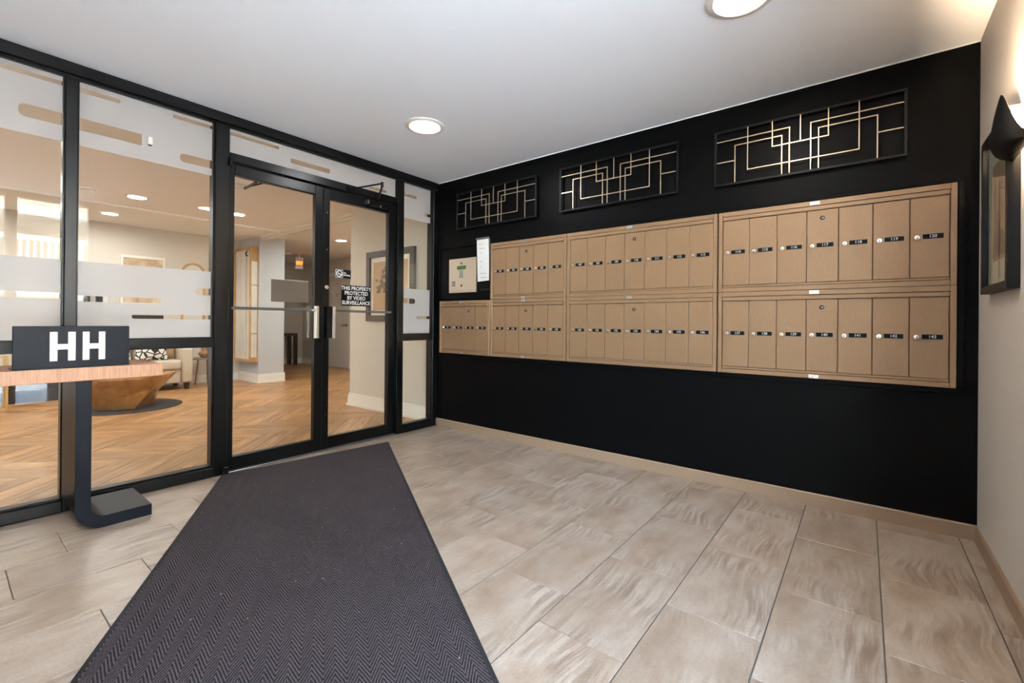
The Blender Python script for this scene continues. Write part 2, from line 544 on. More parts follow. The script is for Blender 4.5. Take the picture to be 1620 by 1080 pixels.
ceil = struct('ceiling', B(-0.1, XR + 0.12, YF - 0.1, 0.12, H, H + 0.12), M_CEIL, 'smooth white painted ceiling of the vestibule', 'ceiling')
wb = struct('wall_back', B(-0.02, XR + 0.12, 0, 0.12, -0.06, H), M_BLACKWALL, 'black painted wall holding the mailboxes', 'wall')
wr = struct('wall_right', MB().box(XR, XR + 0.12, -1.95, 0, -0.06, H).box(XR, XR + 0.12, YF, -3.75, -0.06, H), M_GREYWALL, 'greige painted side wall with the framed print and sconce', 'wall')
wf = struct('wall_front', B(-0.1, XR + 0.12, YF - 0.1, YF, -0.06, H), M_GREYWALL, 'greige painted wall behind the viewer', 'wall')
cq = MB().prism([(0, 0), (0, -0.028), (-0.012, 0)], 0, 0.0, XR)
cq.v = [(x, -0.0005 + z * 0.6, H + y * 0.35) for (x, y, z) in cq.v]
struct('trim_1', MB().box(0, XR, -0.004, 0, H - 0.006, H), M_CEIL, 'thin white paint line where ceiling meets the black wall', 'trim')

def baseboard(name, label, poly_axis, a, b, at, sign, mt, h=0.075, th=0.012):
    prof = [(0, 0), (th, 0), (th, h - 0.006), (th - 0.005, h), (0, h)]
    mb = MB()
    if poly_axis == 0:
        mb.prism([(at + sign * p, z) for p, z in prof], 0, a, b)
    else:
        mb.prism([(at + sign * p, z) for p, z in prof], 1, a, b)
    return struct(name, mb, mt, label, 'baseboard')
baseboard('baseboard_back', 'taupe painted baseboard under the black wall', 0, 0.0, XR, 0, -1, M_TAUPE)
baseboard('baseboard_right', 'taupe painted baseboard along the greige side wall', 1, -1.95, -0.0125, XR, -1, M_TAUPE)

# ------------------------------------------------------------------ glass partition (window_1) with its doors
win = empty('window_1', (0, 0, 0), 'black metal framed glass partition between vestibule and lobby', 'glass partition', kind='structure')
FX0, FX1 = -0.10, 0.0
def member(name, y0, y1, z0, z1, x0=FX0, x1=FX1, bev=0.003):
    return B(x0, x1, y0, y1, z0, z1).build(name, M_ALU, win, bevel=bev, seg=1)
member('head_rail', YF, -0.001, 2.375, 2.4395)
member('head_bead', YF, -0.001, 2.36, 2.375, -0.085, -0.016)
member('mullion', -3.43, -3.38, 0, 2.36)
member('mullion', -2.705, -2.655, 0, 2.36)
member('door_jamb', -1.99, -1.905, 0, 2.36)
member('door_jamb', -0.50, -0.43, 0, 2.36)
member('end_jamb', -0.062, -0.001, 0, 2.36)
for y0, y1 in ((YF, -3.43), (-3.38, -2.705), (-2.655, -1.99), (-0.43, -0.062)):
    member('sill_rail', y0, y1, 0.0005, 0.062)
    member('sill_bead', y0, y1, 0.062, 0.074, -0.085, -0.02)
    member('mid_rail', y0, y1, 0.862, 0.930)
bx('threshold', M_ALUGREY, win, (-0.10, -0.0005, -1.905, -0.50, -0.02, 0.009), bevel=0.003, seg=1)
for y0, y1 in ((YF, -1.905), (-0.50, 0.0)):
    bx('sub_sill', M_ALU, win, (-0.10, -0.0005, y0, y1, -0.06, 0.0003))
member('transom_bar', -1.905, -0.50, 2.125, 2.185)
for y0, y1 in ((-2.655, -2.648), (-1.997, -1.99), (-2.712, -2.705), (-0.43, -0.424), (-0.069, -0.062)):
    member('glazing_bead', y0, y1, 0.074, 2.36, -0.085, -0.018, 0.001)
def pane(y0, y1, z0, z1):
    return B(-0.055, -0.047, y0, y1, z0, z1).build('glass_pane', M_GLASS, win)
for y0, y1 in ((YF, -3.43), (-3.38, -2.705), (-2.655, -1.99), (-0.43, -0.062)):
    pane(y0, y1, 0.93, 2.36); pane(y0, y1, 0.062, 0.862)
pane(-1.905, -0.50, 2.185, 2.36)

def film(y0, y1, z0, z1, slots):
    """frosted vinyl with clear slots: slots are (y0,y1,z0,z1,round_left,round_right)"""
    ys = sorted({y0, y1, *[min(max(q, y0), y1) for s in slots for q in s[:2]]})
    zs = sorted({z0, z1, *[min(max(q, z0), z1) for s in slots for q in s[2:4]]})
    mb = MB(); X0, X1 = -0.0468, -0.0464
    for i in range(len(ys) - 1):
        for j in range(len(zs) - 1):
            cy, cz = (ys[i] + ys[i + 1]) / 2, (zs[j] + zs[j + 1]) / 2
            if any(s[0] < cy < s[1] and s[2] < cz < s[3] for s in slots): continue
            mb.add([(X1, ys[i], zs[j]), (X1, ys[i + 1], zs[j]), (X1, ys[i + 1], zs[j + 1]), (X1, ys[i], zs[j + 1])], [(0, 1, 2, 3)])
    for s in slots:
        r = (s[3] - s[2]) * 0.42
        for side, on in ((0, s[4]), (1, s[5])):
            if not on: continue
            yy = s[side]; sg = 1 if side == 0 else -1
            for zz, sz in ((s[2], 1), (s[3], -1)):
                arc = [(yy + sg * (r - r * math.sin(a * PI / 10)), zz + sz * (r - r * math.cos(a * PI / 10))) for a in range(6)]
                mb.add([(X1, yy, zz)] + [(X1, p, q) for p, q in arc], [tuple(range(7))])
    return mb.build('frosted_film', M_FILM, win)
# upper bands
film(YF, -3.43, 2.008, 2.36, [(YF, -3.6, 2.09, 2.155, 0, 1)])
film(-3.38, -2.705, 2.008, 2.36, [(-2.96, -2.705, 2.312, 2.335, 1, 0), (-2.875, -2.705, 2.094, 2.162, 1, 0)])
film(-2.655, -1.99, 2.008, 2.36, [(-2.655, -2.47, 2.306, 2.33, 0, 1), (-2.655, -2.368, 2.094, 2.162, 0, 0), (-2.216, -1.99, 2.318, 2.34, 1, 0), (-2.175, -1.99, 2.054, 2.108, 1, 0)])
film(-1.905, -0.50, 2.185, 2.36, [(-1.905, -1.56, 2.318, 2.34, 0, 0), (-1.47, -1.155, 2.245, 2.28, 0, 0), (-0.78, -0.60, 2.215, 2.235, 0, 0)])
film(-0.43, -0.062, 2.03, 2.36, [(-0.43, -0.25, 2.235, 2.262, 0, 0), (-0.14, -0.062, 2.09, 2.12, 0, 0)])
# lower bands
film(YF, -3.43, 0.93, 1.365, [])
film(-3.38, -2.705, 0.93, 1.365, [(-3.10, -2.705, 1.150, 1.184, 1, 0)])
film(-2.655, -1.99, 0.93, 1.365, [(-2.655, -2.266, 1.140, 1.173, 0, 1), (-2.085, -1.99, 1.208, 1.252, 1, 0), (-2.408, -1.99, 1.046, 1.074, 1, 0)])
film(-0.43, -0.062, 0.93, 1.36, [(-0.43, -0.255, 1.215, 1.265, 0, 1), (-0.232, -0.062, 1.070, 1.098, 0, 0)])

def tri_arm(mb, pts, r=0.006):
    return mb.tube(pts, r, 6)

def door_leaf(name, label, y0, y1, st0, st1, toprail, inner_right):
    """one glazed door leaf, y0<y1; stile widths st0 (at y0) and st1 (at y1)"""
    d = empty(name, (0, (y0 + y1) / 2, 0), label, 'door', kind='structure')
    X0, X1 = -0.078, -0.032
    bx('stile', M_ALU, d, (X0, X1, y0, y0 + st0, 0.012, 2.12), bevel=0.003, seg=1)
    bx('stile', M_ALU, d, (X0, X1, y1 - st1, y1, 0.012, 2.12), bevel=0.003, seg=1)
    bx('top_rail', M_ALU, d, (X0, X1, y0 + st0, y1 - st1, toprail, 2.12), bevel=0.003, seg=1)
    bx('bottom_rail', M_ALU, d, (X0, X1, y0 + st0, y1 - st1, 0.012, 0.10), bevel=0.003, seg=1)
    bx('glass_pane', M_GLASS, d, (-0.058, -0.052, y0 + st0, y1 - st1, 0.10, toprail))
    # push bar across the glass
    bx('push_bar', M_ALUGREY, d, (-0.045, -0.020, y0 + st0 * 0.6, y1 - st1 * 0.6, 1.117, 1.137), bevel=0.003, seg=1)
    return d
dl = door_leaf('door_1', 'black framed glass lobby door leaf carrying the blank brown-backed plaque', -1.903, -1.2135, 0.042, 0.066, 2.047, True)
dr = door_leaf('door_2', 'black framed glass lobby door leaf carrying the surveillance notice', -1.2115, -0.502, 0.056, 0.078, 2.033, False)
# pulls: black back plates with a polished grip edge
def pull(door, yp0, yp1, yg0, yg1):
    h = bx('pull_handle', M_ALU, door, (-0.034, 0.012, yp0, yp1, 0.905, 1.16), bevel=0.002, seg=1)
    bx('grip', M_STEEL, h, (-0.02, 0.016, yg0, yg1, 0.905, 1.16), bevel=0.003, seg=2)
pull(dl, -1.268, -1.226, -1.292, -1.268)
pull(dr, -1.200, -1.152, -1.152, -1.126)
lk = MB().lathe([(0.017, 0), (0.017, 0.006), (0.013, 0.010), (0.0, 0.010)], (-0.032, -1.182, 1.315), 20, 0).build('lock_cylinder', M_CHROME, dr, smooth=True)
bx('keyway', M_DARK, lk, (-0.0225, -0.0212, -1.1835, -1.1805, 1.308, 1.322))
for z in (1.62, 1.92):
    MB().lathe([(0.006, 0), (0.005, 0.003), (0, 0.003)], (-0.032, -1.18, z), 10, 0).build('screw', M_STEEL, dr)
for z in (0.28, 0.36):
    MB().lathe([(0.004, 0), (0.003, 0.003), (0, 0.003)], (-0.032, -1.18, z), 10, 0).build('screw', M_STEEL, dr)
# closer on the vestibule side of one leaf, on the lobby side of the other
c = bx('closer_body', M_ALU, dr, (-0.032, 0.022, -0.80, -0.60, 2.052, 2.094), bevel=0.006, seg=2)
bx('end_cap', M_ALUGREY, c, (-0.030, 0.024, -0.842, -0.822, 2.058, 2.094), bevel=0.002, seg=1)
MB().lathe([(0.009, 0), (0.008, 0.006), (0, 0.006)], (0.022, -0.71, 2.06), 12, 0).build('screw', M_STEEL, c)
MB().tube([(0.0, -0.72, 2.096), (0.0, -0.72, 2.12)], 0.012, 10).tube([(0.0, -0.72, 2.118), (0.31, -0.902, 2.145)], 0.009, 8).build('closer_arm', M_ALU, dr)
MB().tube([(0.31, -0.902, 2.162), (0.012, -0.985, 2.152)], 0.007, 8).tube([(0.31, -0.902, 2.135), (0.31, -0.902, 2.172)], 0.012, 10).build('closer_arm', M_BLACKART, dr)
bx('arm_bracket', M_ALU, dr, (0.0005, 0.016, -1.03, -0.955, 2.135, 2.165), bevel=0.003, seg=1)
c = bx('closer_body', M_ALU, dl, (-0.135, -0.079, -1.80, -1.60, 2.06, 2.10), bevel=0.006, seg=2)
MB().tube([(-0.11, -1.69, 2.055), (-0.40, -1.655, 2.065)], 0.009, 8).build('closer_arm', M_BLACKART, dl)
MB().tube([(-0.40, -1.655, 2.075), (-0.105, -1.56, 2.10)], 0.007, 8).build('closer_arm', M_BLACKART, dl)
# small latch block low on the jamb and magnet box high on it
bx('door_contact', M_ALU, win, (0.0005, 0.022, -1.915, -1.895, 2.085, 2.145), bevel=0.003, seg=1)
bx('floor_stop', M_ALU, win, (0.0005, 0.03, -1.935, -1.905, 0.001, 0.055), bevel=0.003, seg=1)

# notices stuck to the door glass
sg = empty('surveillance_sign', (-0.05, -0.896, 1.17), 'black notice with white capitals about video surveillance on the door glass', 'sign')
bx('panel', M_PLATE, sg, (-0.0515, -0.049, -1.037, -0.755, 1.172, 1.347))
for i, t in enumerate(('THIS PROPERTY', 'PROTECTED', 'BY VIDEO', 'SURVEILLANCE')):
    put_text(t, 0.044, M_WHITE, sg, (-0.0488, -0.896, 1.321 - 0.041 * i), '+x', sx=[0.92, 0.92, 0.92, 0.92][i], bold=0.0005)
ns = empty('no_smoking_sign', (-0.05, -1.024, 1.402), 'small black no smoking sign with crossed-out cigarette above the surveillance notice', 'sign')
bx('panel', M_PLATE, ns, (-0.0515, -0.0495, -1.096, -0.951, 1.402, 1.475))
bx('pictogram_field', M_WHITE, ns, (-0.0495, -0.0492, -1.092, -1.026, 1.406, 1.471))
bx('pictogram_inset', M_PLATE, ns, (-0.0492, -0.0490, -1.0885, -1.0295, 1.4095, 1.4675))
ring = MB(); n = 28
for k in range(n):
    a0, a1 = 2 * PI * k / n, 2 * PI * (k + 1) / n
    R0, R1 = 0.0205, 0.0275
    ring.add([(-0.0488, -1.059 + R * math.cos(a), 1.4385 + R * math.sin(a)) for R, a in ((R0, a0), (R1, a0), (R1, a1), (R0, a1))], [(0, 1, 2, 3)])
ca, sa = math.cos(-PI / 4), math.sin(-PI / 4)
ring.add([(-0.0487, -1.059 + ca * u - sa * v, 1.4385 + sa * u + ca * v) for u, v in ((-0.022, -0.003), (0.022, -0.003), (0.022, 0.003), (-0.022, 0.003))], [(0, 1, 2, 3)])
ring.build('prohibition_ring', M_WHITE, ns)
B(-0.0489, -0.0487, -1.074, -1.047, 1.432, 1.437).box(-0.0489, -0.0487, -1.045, -1.041, 1.432, 1.437).build('cigarette', M_WHITE, ns)
put_text('No', 0.018, M_WHITE, ns, (-0.0492, -1.020, 1.447), '+x', align='LEFT', bold=0.0004)
put_text('Smoking', 0.018, M_WHITE, ns, (-0.0492, -1.020, 1.430), '+x', align='LEFT', bold=0.0004)
M_PLAQUE = mat('grey_brown_vinyl', (84, 74, 64), 0.4, var=0.12, vscale=4)
pq = empty('blank_plaque', (-0.05, -1.463, 1.185), 'blank grey-brown back of a notice on the door glass above the push bar', 'sign')
bx('panel', M_PLAQUE, pq, (-0.0515, -0.0495, -1.605, -1.322, 1.183, 1.350))
bx('edge_tape', M_WHITE, pq, (-0.0516, -0.0490, -1.605, -1.322, 1.350, 1.3525))
M_BROWNST = mat('brown_vinyl', (88, 66, 48), 0.5)
for i, (z0, z1, lab) in enumerate(((1.335, 1.352, 'tiny dark brown sticker on door glass under the no smoking sign'), (1.245, 1.268, 'tiny faded brown sticker beside the surveillance notice, the lower one'))):
    t = tag(B(-0.0515, -0.0497, -1.088, -1.052, z0, z1).build('glass_sticker', M_BROWNST, bevel=0.0004, seg=1), lab, 'sticker')
# motion sensor on the partition glass
ms = empty('motion_sensor', (-0.04, -2.33, 2.10), 'small white motion sensor on the frosted upper glass', 'sensor')
B(-0.046, -0.02, -2.345, -2.318, 2.105, 2.155).build('housing', M_TRIM, ms, bevel=0.008, seg=3, smooth=True)
B(-0.040, -0.024, -2.341, -2.322, 2.101, 2.107).build('lens', M_DARK, ms, bevel=0.002, seg=1)

# ------------------------------------------------------------------ entrance glazing in the right wall (beside the viewer)
ent = empty('window_2', (XR, -2.85, 0), 'black framed glazed street entrance in the side wall', 'entrance glazing', kind='structure')
for nm, y0, y1, z0, z1 in (('jamb', -2.0, -1.95, 0, 2.38), ('mullion', -2.67, -2.58, 0, 2.38), ('jamb', -3.75, -3.69, 0, 2.38), ('head_rail', -3.75, -1.95, 2.38, 2.4395), ('sill_rail', -2.58, -2.0, 0.001, 0.08), ('bottom_rail', -3.69, -2.67, 0.001, 0.08), ('mid_rail', -2.58, -2.0, 0.86, 0.93), ('push_bar', -3.69, -2.67, 1.02, 1.06)):
    bx(nm, M_ALU, ent, (XR + 0.01, XR + 0.11, y0, y1, z0, z1), bevel=0.003, seg=1)
bx('glass_pane', M_ENTGLASS, ent, (XR + 0.055, XR + 0.063, -2.58, -2.0, 0.93, 2.38))
bx('glass_pane', M_ENTGLASS, ent, (XR + 0.055, XR + 0.063, -2.58, -2.0, 0.08, 0.86))
bx('glass_pane', M_ENTGLASS, ent, (XR + 0.055, XR + 0.063, -3.69, -2.67, 0.08, 2.38))

# ------------------------------------------------------------------ ceiling lamps
def downlight(label, x, y, r, strength, rgb, cat='ceiling light', group=None, room_mat=None):
    d = empty('recessed_light', (x, y, H), label, cat, group)
    MB().lathe([(r, 0.0), (r, -0.004), (r - 0.006, -0.009), (r * 0.78, -0.012), (r * 0.74, -0.008), (r * 0.74, 0.0)], (x, y, H - 0.0005), 48, caps=False).build('trim_ring', M_TRIM, d, smooth=True)
    e = emission('lamp_lens_glow', rgb, strength)
    MB().lathe([(r * 0.745, -0.006), (0.0, -0.007)], (x, y, H), 40, caps=False).build('lens', e, d)
    return d
downlight('round recessed ceiling light between the glass doors and the smallest-looking wall panel', 0.924, -0.99, 0.14, VEST_LAMP, (250, 252, 255))
downlight('round recessed ceiling light cut by the top edge, above the mailbox wall', 2.98, -1.03, 0.14, VEST_LAMP, (255, 240, 222))

# ------------------------------------------------------------------ mailboxes
FY = -0.030        # face of the frames
def mailbox_unit(label, x0, x1, z0, z1, nums, lip=True, tags=(0.5,)):
    n = len(nums)
    u = empty('mailbox_unit', ((x0 + x1) / 2, 0, z0), label, 'mailbox', 'mailbox units on the black wall')
    ML = 0.024
    ix0, ix1, iz0, iz1 = x0 + ML, x1 - ML, z0 + 0.026, z1 - 0.028
    fr = MB()
    fr.box(x0, ix0, FY, -0.001, z0, z1).box(ix1, x1, FY, -0.001, z0, z1)
    fr.box(ix0, ix1, FY, -0.001, z0, iz0).box(ix0, ix1, FY, -0.001, iz1, z1)
    fr.build('frame', M_BRONZE, u, bevel=0.0015, seg=1)
    bx('back_panel', M_BRONZEDK, u, (ix0, ix1, -0.010, -0.0015, iz0, iz1))
    bx('hood_strip', M_BRONZE, u, (ix0 + 0.002, ix1 - 0.002, FY - 0.003, -0.0105, iz1 - 0.026, iz1 - 0.003), bevel=0.002, seg=1)
    bx('lower_strip', M_BRONZE, u, (ix0 + 0.002, ix1 - 0.002, FY + 0.004, -0.0105, iz0 + 0.002, iz0 + 0.014), bevel=0.0015, seg=1)
    dz0, dz1 = iz0 + 0.016, iz1 - 0.028
    wd = (ix1 - ix0 - 0.004) / n
    dm = B(0.0014, wd - 0.0014, -0.014, 0, 0, dz1 - dz0).mesh('mailbox_door', M_BRONZE, bevel=0.0022, seg=2)
    lock = MB().lathe([(0.0135, 0), (0.0135, -0.003), (0.011, -0.006), (0.0, -0.0065)], (0, 0, 0), 18, 1).mesh('lock', M_CHROME, smooth=True)
    key = B(-0.0014, 0.0014, -0.0075, -0.0062, -0.009, 0.001).mesh('keyway', M_DARK)
    plate = MB().box(-0.039, 0.039, -0.002, 0, -0.0115, 0.0115).mesh('number_plate', M_PLATE)
    rim = MB().box(-0.0405, 0.0405, -0.0012, 0, -0.013, 0.013).mesh('plate_rim', M_ALUGREY)
    for i, num in enumerate(nums):
        dx = ix0 + 0.002 + wd * i
        d = bpy.data.objects.new('mailbox_door', dm); COL.objects.link(d); d.parent = u
        d.location = Vector((dx, -0.0115, dz0)) - u.location
        zc = (dz1 - dz0) * 0.505
        def sub(nm, me, x, z, y=-0.014):
            o = bpy.data.objects.new(nm, me); COL.objects.link(o); o.parent = d; o.location = (x, y, z); return o
        sub('lock', lock, 0.028, zc); sub('keyway', key, 0.028, zc)
        sub('plate_rim', rim, wd - 0.062, zc + 0.002); sub('number_plate', plate, wd - 0.062, zc + 0.002, -0.0152)
        t = sub('number', text_mesh(str(num), 0.021, 0.0003, M_WHITE, 'number', bold=0.0002), wd - 0.062, zc + 0.002, -0.0175)
        t.rotation_euler = (PI / 2, 0, 0)
        if i == n // 2 or (n == 4 and i == 2):
            lk2 = sub('master_lock', MB().lathe([(0.012, 0), (0.012, -0.002), (0.008, -0.0025), (0, -0.0025)], (0, 0, 0), 16, 1).mesh('master_lock', M_DARK), wd * 0.5 if n != 4 else wd * 0.45, dz1 - dz0 - 0.046)
            sub('master_keyway', MB().lathe([(0.0065, 0), (0.0065, -0.0035), (0, -0.0035)], (0, 0, 0), 12, 1).mesh('master_keyway', M_ALUGREY), (wd * 0.5 if n != 4 else wd * 0.45) + 0.002, dz1 - dz0 - 0.046)
    for tz in tags:
        cx = x0 + (x1 - x0) * 0.467
        zz = z1 - 0.014 if tz == 'top' else z0 + 0.012
        tg = bx('unit_tag', M_STEEL, u, (cx - 0.024, cx + 0.024, FY - 0.0012, FY, zz - 0.010, zz + 0.010))
    return u
ZM, ZL, ZT = 1.2475, 0.738, 1.757
mailbox_unit('bronze four-door mailbox unit, numbers 121 to 124, directly under the intercom', 0.058, 0.716, ZL, ZM, range(121, 125), tags=('top', 'bot'))
mailbox_unit('bronze five-door mailbox unit, numbers 125 to 129, in the lower row', 0.724, 1.522, ZL, ZM, range(125, 130), tags=('top', 'bot'))
mailbox_unit('bronze five-door mailbox unit, numbers 102 to 106, beside the paper directory', 0.724, 1.522, ZM + 0.002, ZT, range(102, 107), tags=('top', 'bot'))
mailbox_unit('bronze seven-door mailbox unit, numbers 130 to 136, in the lower row', 1.53, 2.652, ZL, ZM, range(130, 137), tags=('top',))
mailbox_unit('bronze seven-door mailbox unit, numbers 107 to 113, in the upper row', 1.53, 2.652, ZM + 0.002, ZT, range(107, 114), tags=('top',))
mailbox_unit('bronze seven-door mailbox unit, numbers 137 to 143, low by the wall corner', 2.66, 3.762, ZL, ZM, range(137, 144), tags=('top', 'bot'))
mailbox_unit('bronze seven-door mailbox unit, numbers 114 to 120, high by the wall corner', 2.66, 3.762, ZM + 0.002, ZT, range(114, 121), tags=('top',))
mt_ = empty('mailbox_surround', (1.9, 0, ZL), 'thin black moulding framing the whole mailbox block', 'moulding')
for a in ((0.03, 3.792, -0.022, -0.0005, ZT + 0.004, ZT + 0.026), (0.03, 3.792, -0.022, -0.0005, ZL - 0.030, ZL - 0.004), (3.766, 3.792, -0.022, -0.0005, ZL - 0.004, ZT + 0.004), (0.03, 0.054, -0.022, -0.0005, ZL - 0.004, ZT + 0.004)):
    bx('moulding_strip', M_BLACKWALL, mt_, a, bevel=0.004, seg=2)

# intercom and directory
ic = empty('intercom_panel', (0.37, 0, 1.262), 'brushed steel door intercom with keypad and green screen on black backing', 'intercom')
bx('backing_panel', M_BLACKWALL, ic, (0.058, 0.716, -0.014, -0.0005, 1.262, 1.757), bevel=0.002, seg=1)
M_BRUSHED = mat('brushed_champagne_steel', (196, 178, 158), 0.34, metal=0.5, var=0.04, vscale=10, stretch=(1, 1, 30))
fp = bx('face_plate', M_BRUSHED, ic, (0.19, 0.545, -0.030, -0.0145, 1.325, 1.653), bevel=0.003, seg=2)
MB().lathe([(0.014, 0), (0.014, -0.004), (0.009, -0.006), (0, -0.006)], (0.362, -0.030, 1.604), 18, 1).build('camera_ring', M_STEEL, fp, smooth=True)
MB().lathe([(0.007, 0), (0.006, -0.003), (0, -0.003)], (0.362, -0.0355, 1.604), 14, 1).build('camera_lens', M_DARK, fp)
bx('screen_bezel', M_DARK, fp, (0.302, 0.415, -0.0318, -0.0298, 1.548, 1.580))
bx('screen', mat('green_lcd', (60, 110, 40), 0.3, emit=((70, 150, 50), 0.06)), fp, (0.308, 0.409, -0.0326, -0.0317, 1.553, 1.575))
keym = B(-0.0062, 0.0062, -0.004, 0, -0.0062, 0.0062).mesh('key_button', M_ALUGREY, bevel=0.001, seg=1)
for i in range(4):
    for j in range(3):
        k = bpy.data.objects.new('key_button', keym); COL.objects.link(k); k.parent = fp
        k.location = Vector((0.340 + 0.0175 * j, -0.030, 1.530 - 0.0185 * i)) - world_loc(fp)
for i in range(3):
    bx('speaker_slot', M_DARK, fp, (0.232 + 0.004 * (i % 2), 0.278, -0.0312, -0.0298, 1.392 + 0.017 * i, 1.400 + 0.017 * i))
MB().lathe([(0.011, 0), (0.011, -0.002), (0, -0.002)], (0.360, -0.030, 1.392), 16, 1).build('key_switch', M_DARK, fp)
MB().lathe([(0.006, 0), (0.006, -0.003), (0, -0.003)], (0.360, -0.0315, 1.396), 10, 1).build('key_barrel', M_STEEL, fp)
dv = empty('paper_directory', (0.63, -0.02, 1.42), 'white resident list in a clear sleeve hanging beside the intercom', 'notice')
pd = MB().add([(0.560, -0.035, 1.815), (0.702, -0.031, 1.815), (0.712, -0.0285, 1.425), (0.575, -0.033, 1.418),
               (0.560, -0.0375, 1.815), (0.702, -0.0335, 1.815), (0.712, -0.031, 1.425), (0.575, -0.0355, 1.418)],
              [(0, 1, 2, 3), (7, 6, 5, 4), (0, 4, 5, 1), (1, 5, 6, 2), (2, 6, 7, 3), (3, 7, 4, 0)])
sh = pd.build('sheet', M_WHITE, dv)
bx('clip_rail', M_ALUGREY, dv, (0.552, 0.710, -0.045, -0.0225, 1.806, 1.822), bevel=0.002, seg=1)
bx('sleeve_edge', M_ALUGREY, dv, (0.7105, 0.7155, -0.034, -0.0225, 1.425, 1.806))
M_INK = mat('grey_ink', (120, 122, 126), 0.6)
for i, (z, a, b) in enumerate(((1.76, .59, .63), (1.72, .59, .66), (1.68, .60, .625), (1.60, .60, .63), (1.55, .60, .625), (1.49, .60, .68), (1.45, .61, .69))):
    bx('text_line', M_INK, sh, (a, b, -0.0385, -0.0378, z, z + 0.004))
bx('name_holder', M_DARK, dv, (0.59, 0.705, -0.020, -0.0145, 1.338, 1.352), bevel=0.001, seg=1)

# ------------------------------------------------------------------ wall panels of gold rods
ART = []
def ap(pts, h=0): ART.append(pts)
# coordinates (u across from the panel's centre, z up from its base) as measured
Wd, Hd = 0.944, 0.353
L = lambda *p: p
paths = [
    L((-.462, .285), (-.055, .285), (-.055, .006)),
    L((-.350, .006), (-.350, .246), (-.094, .246), (-.090, .006)),
    L((-.462, .152), (-.350, .152)),
    L((-.277, .345), (-.277, .079), (.272, .079), (.272, .345)),
    L((-.143, .345), (-.143, .189), (.134, .189), (.134, .345)),
    L((0, .345), (0, .189)),
    L((.462, .285), (.050, .285), (.050, .006)),
    L((.350, .006), (.350, .246), (.088, .246), (.088, .006)),
    L((.462, .152), (.350, .152)),
]
def art_panel(label, xc, z0):
    a = empty('rod_panel', (xc, 0, z0), label, 'wall art', 'geometric rod panels above the mailboxes')
    t = 0.014
    fr = MB().box(xc - Wd / 2, xc + Wd / 2, -0.034, -0.016, z0, z0 + t).box(xc - Wd / 2, xc + Wd / 2, -0.034, -0.016, z0 + Hd - t, z0 + Hd)
    fr.box(xc - Wd / 2, xc - Wd / 2 + t, -0.034, -0.016, z0 + t, z0 + Hd - t).box(xc + Wd / 2 - t, xc + Wd / 2, -0.034, -0.016, z0 + t, z0 + Hd - t)
    fr.build('frame', M_BLACKART, a, bevel=0.0015, seg=1)
    for sx in (-1, 1):
        for sz in (0.02, Hd - 0.03):
            bx('standoff', M_BLACKART, a, (xc + sx * (Wd / 2 - 0.013), xc + sx * (Wd / 2 - 0.001), -0.016, -0.0005, z0 + sz, z0 + sz + 0.012))
    for i, p in enumerate(paths):
        mb = MB(); yy = -0.027 - 0.0065 * (i in (3, 4, 5)); q = 0.0026
        for (u0, v0), (u1, v1) in zip(p[:-1], p[1:]):
            if abs(u0 - u1) > abs(v0 - v1):
                mb.box(xc + min(u0, u1) - q, xc + max(u0, u1) + q, yy - q, yy + q, z0 + v0 - q, z0 + v0 + q)
            else:
                mb.box(xc + u0 - q, xc + u0 + q, yy - q, yy + q, z0 + min(v0, v1) + q, z0 + max(v0, v1) - q)
        mb.build('rod', M_GOLD, a)
    return a
art_panel('geometric panel of pale gold rods in a black frame, next to the glass partition', 0.755, 1.930)
art_panel('middle one of three geometric panels of pale gold rods in black frames', 1.928, 1.934)
art_panel('geometric panel of pale gold rods in a black frame, next to the greige wall', 3.102, 1.928)

# ------------------------------------------------------------------ right wall: print and sconce
fpz0, fpz1, fy0, fy1 = 1.185, 1.845, -0.745, -0.275
pf = empty('framed_print', (XR, (fy0 + fy1) / 2, fpz0), 'black framed print with wide pale mount hanging behind the black sconce', 'picture')
fx = XR - 0.034
t = 0.03
fr = MB().box(fx, XR - 0.001, fy0, fy1, fpz0, fpz0 + t).box(fx, XR - 0.001, fy0, fy1, fpz1 - t, fpz1).box(fx, XR - 0.001, fy0, fy0 + t, fpz0 + t, fpz1 - t).box(fx, XR - 0.001, fy1 - t, fy1, fpz0 + t, fpz1 - t)
fr.build('frame', M_BLACKART, pf)
bx('mount', mat('pale_mount', (196, 190, 180), 0.7), pf, (XR - 0.014, XR - 0.001, fy0 + t, fy1 - t, fpz0 + t, fpz1 - t))
ar = bx('print_sheet', mat('umber_print', (150, 128, 104), 0.7, var=0.2, vscale=9), pf, (XR - 0.0155, XR - 0.014, fy0 + t + .085, fy1 - t - .085, fpz0 + t + .10, fpz1 - t - .10))
ink = MB().prism([(-0.62, 1.33), (-0.40, 1.33), (-0.43, 1.46), (-0.41, 1.60), (-0.45, 1.66), (-0.47, 1.52), (-0.52, 1.44), (-0.58, 1.42)], 0, XR - 0.0165, XR - 0.0155)
ink.build('ink_shape', mat('dark_ink', (44, 40, 38), 0.6), ar)
bx('cover_glass', M_GLASS, pf, (XR - 0.022, XR - 0.020, fy0 + t, fy1 - t, fpz0 + t, fpz1 - t))

